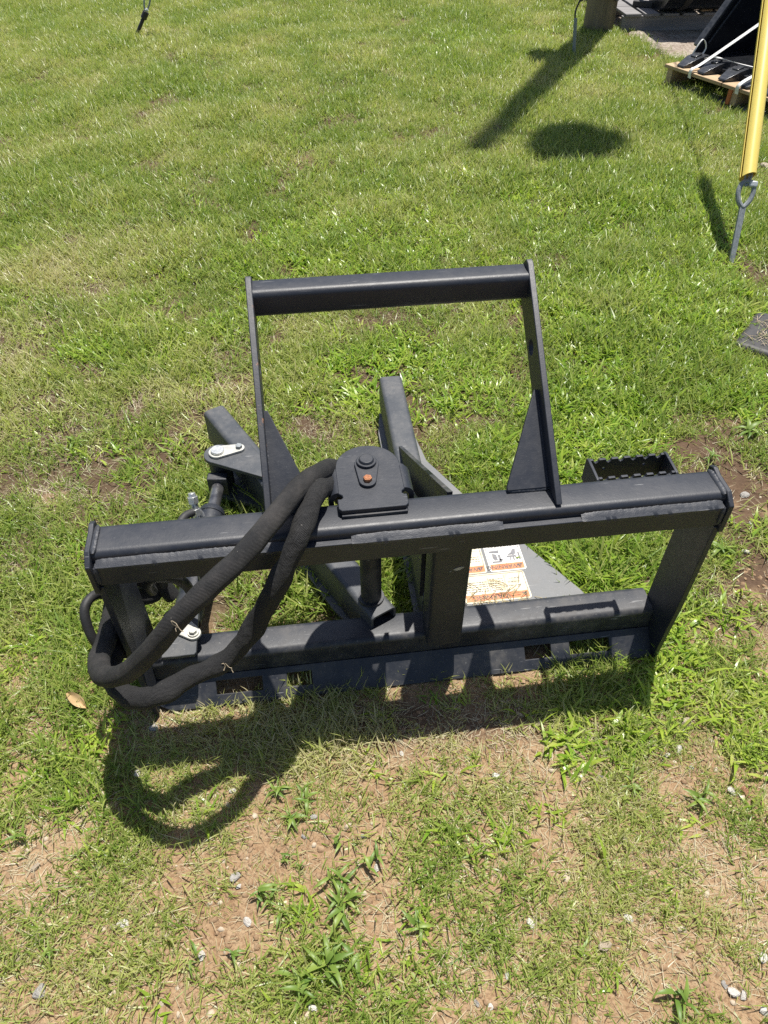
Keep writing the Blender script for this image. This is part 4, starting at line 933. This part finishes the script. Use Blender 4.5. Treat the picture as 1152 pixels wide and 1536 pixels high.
# ------------------------------------------------------------------ crabgrass plants in the bare strip
def leaf_mesh(seed):
    rg = random.Random(seed); L = .062; w = .0105; bm = bmesh.new(); ns = 6; rows = []
    lay = bm.verts.layers.float.new('v'); vv = rg.uniform(.1, .6)
    for k in range(ns+1):
        t = k/ns; ww = w*(math.sin(math.pi*min(1, .18+.82*t)**.8) if k < ns else 0)+.0004; z = .030*t-.040*t*t+.001
        row = [bm.verts.new((L*t, a*ww/2, z+abs(a)*ww*.22)) for a in (-1, 0, 1)]
        for v in row: v[lay] = vv
        rows.append(row)
    for k in range(ns):
        for a in range(2): bm.faces.new((rows[k][a], rows[k][a+1], rows[k+1][a+1], rows[k+1][a]))
    me = bpy.data.meshes.new('leaf'); bm.to_mesh(me); bm.free()
    for p in me.polygons: p.use_smooth = True
    me.materials.append(CRAB); return me
LEAVES = [leaf_mesh(k) for k in range(5)]
def crabgrass(px, py, s, n, label, seed):
    rg = random.Random(seed); p = at(px, py); p.z = gz(p.x, p.y)
    t = thing('crabgrass_plant', label, 'weed', p, 0, 'crabgrass plants in the bare strip')
    bm_ = bmesh.new(); stems = []
    for k in range(max(2, n//4)):
        a = rg.uniform(0, 6.28); e = Vector((math.cos(a), math.sin(a), .35))*rg.uniform(.01, .028)*s; sweep(bm_, [Vector((0, 0, -.01)), e*.5+Vector((0, 0, .006)), e+Vector((0, 0, .008))], .0015, 6); stems.append(e)
    link('stem', bm_mesh(bm_, 'stem'), CRAB, t)
    for k in range(n):
        o = bpy.data.objects.new('leaf', LEAVES[rg.randrange(5)]); COL.objects.link(o); o.parent = t
        o.location = Vector(stems[k % len(stems)])*rg.uniform(.1, 1)+Vector((0, 0, .006+.012*rg.random()))
        o.rotation_euler = (rg.uniform(-.4, .4), rg.uniform(-.55, .15), k*2.4+rg.uniform(-.5, .5)); q = s*rg.uniform(.55, 1.15); o.scale = (q*.56, q*rg.uniform(.45, .8), q*.56)
    return t
for k, (px, py, s, n, lb) in enumerate([
    (415,1188,.9,9,'bright crabgrass sprig just below the right hose shadow tip'), (430,1232,1.0,8,'crabgrass sprig with a long left leaf on bare soil under the hose shadow'),
    (461,1196,.9,9,'crabgrass sprig right of the hose shadow on bare soil'), (428,1292,.6,6,'small dark crabgrass seedling alone in the middle bare patch'),
    (452,1303,.45,5,'tiny crabgrass seedling right of the dark seedling'), (513,1268,.7,4,'crabgrass sprig with two broad arched leaves above the big plant'),
    (556,1290,.9,7,'crabgrass beside a white stone, leaves spread flat'), (512,1322,1.25,11,'large upright crabgrass fan in the bare strip'),
    (390,1358,1.1,10,'dark crabgrass clump at the lower end of the bare patch'), (425,1372,.8,4,'upright two leaf crabgrass blade right of the dark clump'),
    (516,1362,1.2,13,'dense crabgrass clump directly under the large fan'), (508,1440,1.5,14,'biggest bright crabgrass clump near the lower edge'),
    (456,1484,1.2,10,'crabgrass clump left of the biggest one at the bottom edge'), (345,1436,.7,6,'thin crabgrass sprig low in the left bare soil'),
    (297,1442,.8,4,'single leaf crabgrass shoot beside a white chip'), (22,1262,.9,7,'crabgrass tuft at the left edge of the photo'),
    (78,1425,.8,8,'crabgrass tuft in bare soil at lower left'), (622,1392,1.0,7,'pale flat crabgrass right of the bare strip'),
    (1014,1505,1.2,9,'dark broad crabgrass at the lower right corner'), (1043,1196,1.0,9,'upright crabgrass right of the frame shadow'),
    (948,1180,.95,8,'yellowing crabgrass by a small blue grey stone'), (640,1312,.7,6,'small crabgrass left of the thick lower turf'),
    (1075,770,1.2,9,'crabgrass right beside the end cap of the frame on dark soil'), (1088,835,1.3,11,'broad crabgrass on dark soil right of the side plate'),
    (1062,688,1.2,8,'crabgrass rising behind the right end cap'), (1120,645,1.6,13,'large dark crabgrass rosette on the right edge of the dirt'),
    (120,665,1.1,8,'wide leaf crabgrass left of the moving arm tip'), (205,790,.9,8,'light crabgrass behind the left end of the top beam')]):
    crabgrass(px, py, s, n, lb, 200+k)

# ------------------------------------------------------------------ stones one can tell apart
STN = []
for k in range(6):
    rg = random.Random(300+k); bm = bmesh.new(); bmesh.ops.create_icosphere(bm, subdivisions=2, radius=1.0)
    cuts = [(Vector((rg.gauss(0, 1), rg.gauss(0, 1), rg.gauss(0, 1))).normalized(), rg.uniform(.45, .80)) for _ in range(11)]
    for v in bm.verts:
        for nrm, dd in cuts:
            e = v.co.dot(nrm)-dd
            if e > 0: v.co -= nrm*e
        v.co = Vector((v.co.x*1.15, v.co.y*.85, v.co.z*.6))
    STN.append(bm_mesh(bm, 'stone', 12))
def stone(px, py, r, m, label, k):
    p = at(px, py); me = STN[k % 6].copy(); me.materials.append(m)
    o = bpy.data.objects.new('stone', me); COL.objects.link(o); mm = r*.82*(p-Vector((0, 0, CAM_H))).length/FPX
    rg = random.Random(k); o.location = (p.x, p.y, gz(p.x, p.y)+mm*.30); o.rotation_euler = (rg.uniform(-.3, .3), rg.uniform(-.3, .3), rg.uniform(0, 6.28)); o.scale = (mm, mm, mm)
    tag(o, label, 'stone', 'loose stones on the lawn')
for k, a in enumerate([
    (743,1162,9,ROCK_W,'white cube shaped stone right of the middle, below the frame shadow'), (207,1159,8,ROCK_W,'white flat stone inside the loop of the hose shadow at left'),
    (350,1185,7,ROCK_W,'white stone between the two hose shadows'), (230,1091,9,ROCK_G,'grey stone in shade below the left bottom corner of the frame'),
    (223,1146,6,ROCK_G,'small grey stone in shade just above the white flat one'), (228,1257,7,ROCK_G,'grey stone at the bottom of the hose shadow'),
    (178,1197,5,ROCK_G,'small stone within the left hose shadow'), (353,1316,10,ROCK_G,'grey and white angular stone in the middle of the bare patch'),
    (359,1328,6,ROCK_W,'white chip touching the grey angular stone'), (329,1337,6,ROCK_R,'reddish pebble left of the grey angular stone'),
    (183,1386,9,ROCK_W,'white stone in the left bare soil, right one of two'), (171,1391,7,ROCK_T,'tan stone in the left bare soil, left one of two'),
    (59,1489,13,ROCK_G,'largest pale grey stone near the lower left corner'), (30,1437,7,ROCK_T,'tan stone by the left edge near the bottom'),
    (54,1304,8,ROCK_T,'tan stone at the left edge half way down the foreground'), (302,1432,8,ROCK_W,'upright white chip in the lower bare soil'),
    (370,1382,8,ROCK_W,'white stone below the grey angular stone'), (470,1512,8,ROCK_W,'white stone at the bottom edge left of centre'),
    (498,1512,6,ROCK_T,'tan stone at the bottom edge right of a white one'), (478,1095,8,ROCK_G,'pale stone in the shade under the frame'),
    (565,1304,7,ROCK_W,'white stone beside flat crabgrass leaves'), (439,1235,5,ROCK_W,'small white stone among crabgrass leaves'),
    (471,1226,6,ROCK_G,'grey stone right of a crabgrass sprig'), (456,1256,5,ROCK_G,'flat grey pebble below a crabgrass sprig'),
    (594,1104,6,ROCK_G,'grey stone at the edge of the frame shadow'), (603,1129,5,ROCK_W,'white chip just out of the frame shadow'),
    (1018,1123,9,ROCK_W,'white stone in the right bare spot, upper of two'), (1003,1132,6,ROCK_W,'small white stone in the right bare spot, left of the upper'),
    (1031,1084,11,ROCK_T,'large tan stone below the frame right corner'), (1027,1099,6,ROCK_W,'white chip under the large tan stone'),
    (1038,1151,6,ROCK_W,'white chip below the right bare spot'), (1098,1186,8,ROCK_W,'bright white stone near the right edge'),
    (1117,1186,10,ROCK_R,'rust brown stone beside a bright white one near the right edge'), (943,1378,8,ROCK_W,'white stone low in the right turf'),
    (797,1385,8,ROCK_W,'white upright chip in the lower middle turf'), (761,1466,6,ROCK_W,'small white stone at lower middle'),
    (938,1260,9,ROCK_T,'pale half buried stone in the right turf'), (908,1420,12,ROCK_T,'ridged pale stone half buried at lower right'),
    (883,1357,8,ROCK_R,'reddish stone in the right turf'), (1086,1477,6,ROCK_G,'first grey gravel stone in the lower right cluster'),
    (1100,1488,9,ROCK_W,'largest white gravel stone in the lower right cluster'), (1114,1493,7,ROCK_W,'white gravel stone right in the lower right cluster'),
    (1146,1516,9,ROCK_W,'white stone in the extreme lower right corner'), (1143,1437,8,ROCK_W,'white stone at the right edge near the bottom'),
    (716,1505,6,ROCK_G,'grey stone in the bottom bare spot'), (736,1510,6,ROCK_W,'white stone in the bottom bare spot'),
    (1118,741,8,ROCK_G,'grey stone on dark soil beside the right end cap'), (1117,829,7,ROCK_W,'pale stone on dark soil by the right side plate'),
    (1126,784,5,ROCK_W,'small pale stone on dark soil between two others'), (104,269,6,ROCK_D,'dark stone in the grass at upper left'),
    (156,22,5,ROCK_D,'dark small lump left of the far guy anchor'), (952,405,6,ROCK_W,'white chip in lush grass right of the guard bar'),
    (1147,249,9,ROCK_T,'flat greyish stone behind the guy anchor eye at the right edge'), (901,1165,6,ROCK_D,'blue grey stone by yellowing crabgrass'), (914,1122,8,ROCK_D,'dark flat stone at the right of the frame shadow'),
    (835,1107,9,ROCK_R,'brown clod at the edge of the frame shadow'), (545,1255,6,ROCK_G,'dark grey stone right of the bare patch'),
    (240,1505,6,ROCK_T,'tan pebble at the bottom left of centre'), (138,1345,6,ROCK_T,'tan pebble left of the two stones in bare soil')]):
    stone(*a, k)
# dry curled leaf at the left end of the frame
p = at(122, 1058); lf = bpy.data.meshes.new('dry_leaf'); bm = bmesh.new()
rows = [[bm.verts.new(((t-.5)*.055, a*.012*math.sin(math.pi*(.08+.88*t)), .010+.012*math.cos(t*4)*.5+abs(a)*.006)) for a in (-1, -.5, 0, .5, 1)] for t in [k/8 for k in range(9)]]
for i in range(8):
    for a in range(4): bm.faces.new((rows[i][a], rows[i][a+1], rows[i+1][a+1], rows[i+1][a]))
lf = bm_mesh(bm, 'dry_leaf', 60); lo = link('dry_leaf', lf, simple_mat('dry_leaf', (.38,.25,.11), (.5,.36,.19), .7)); lo.location = (p.x, p.y, gz(p.x, p.y)+.018); lo.rotation_euler = (.3, .2, -.6)
tag(lo, 'curled tan dry leaf on the grass left of the hoses', 'leaf')
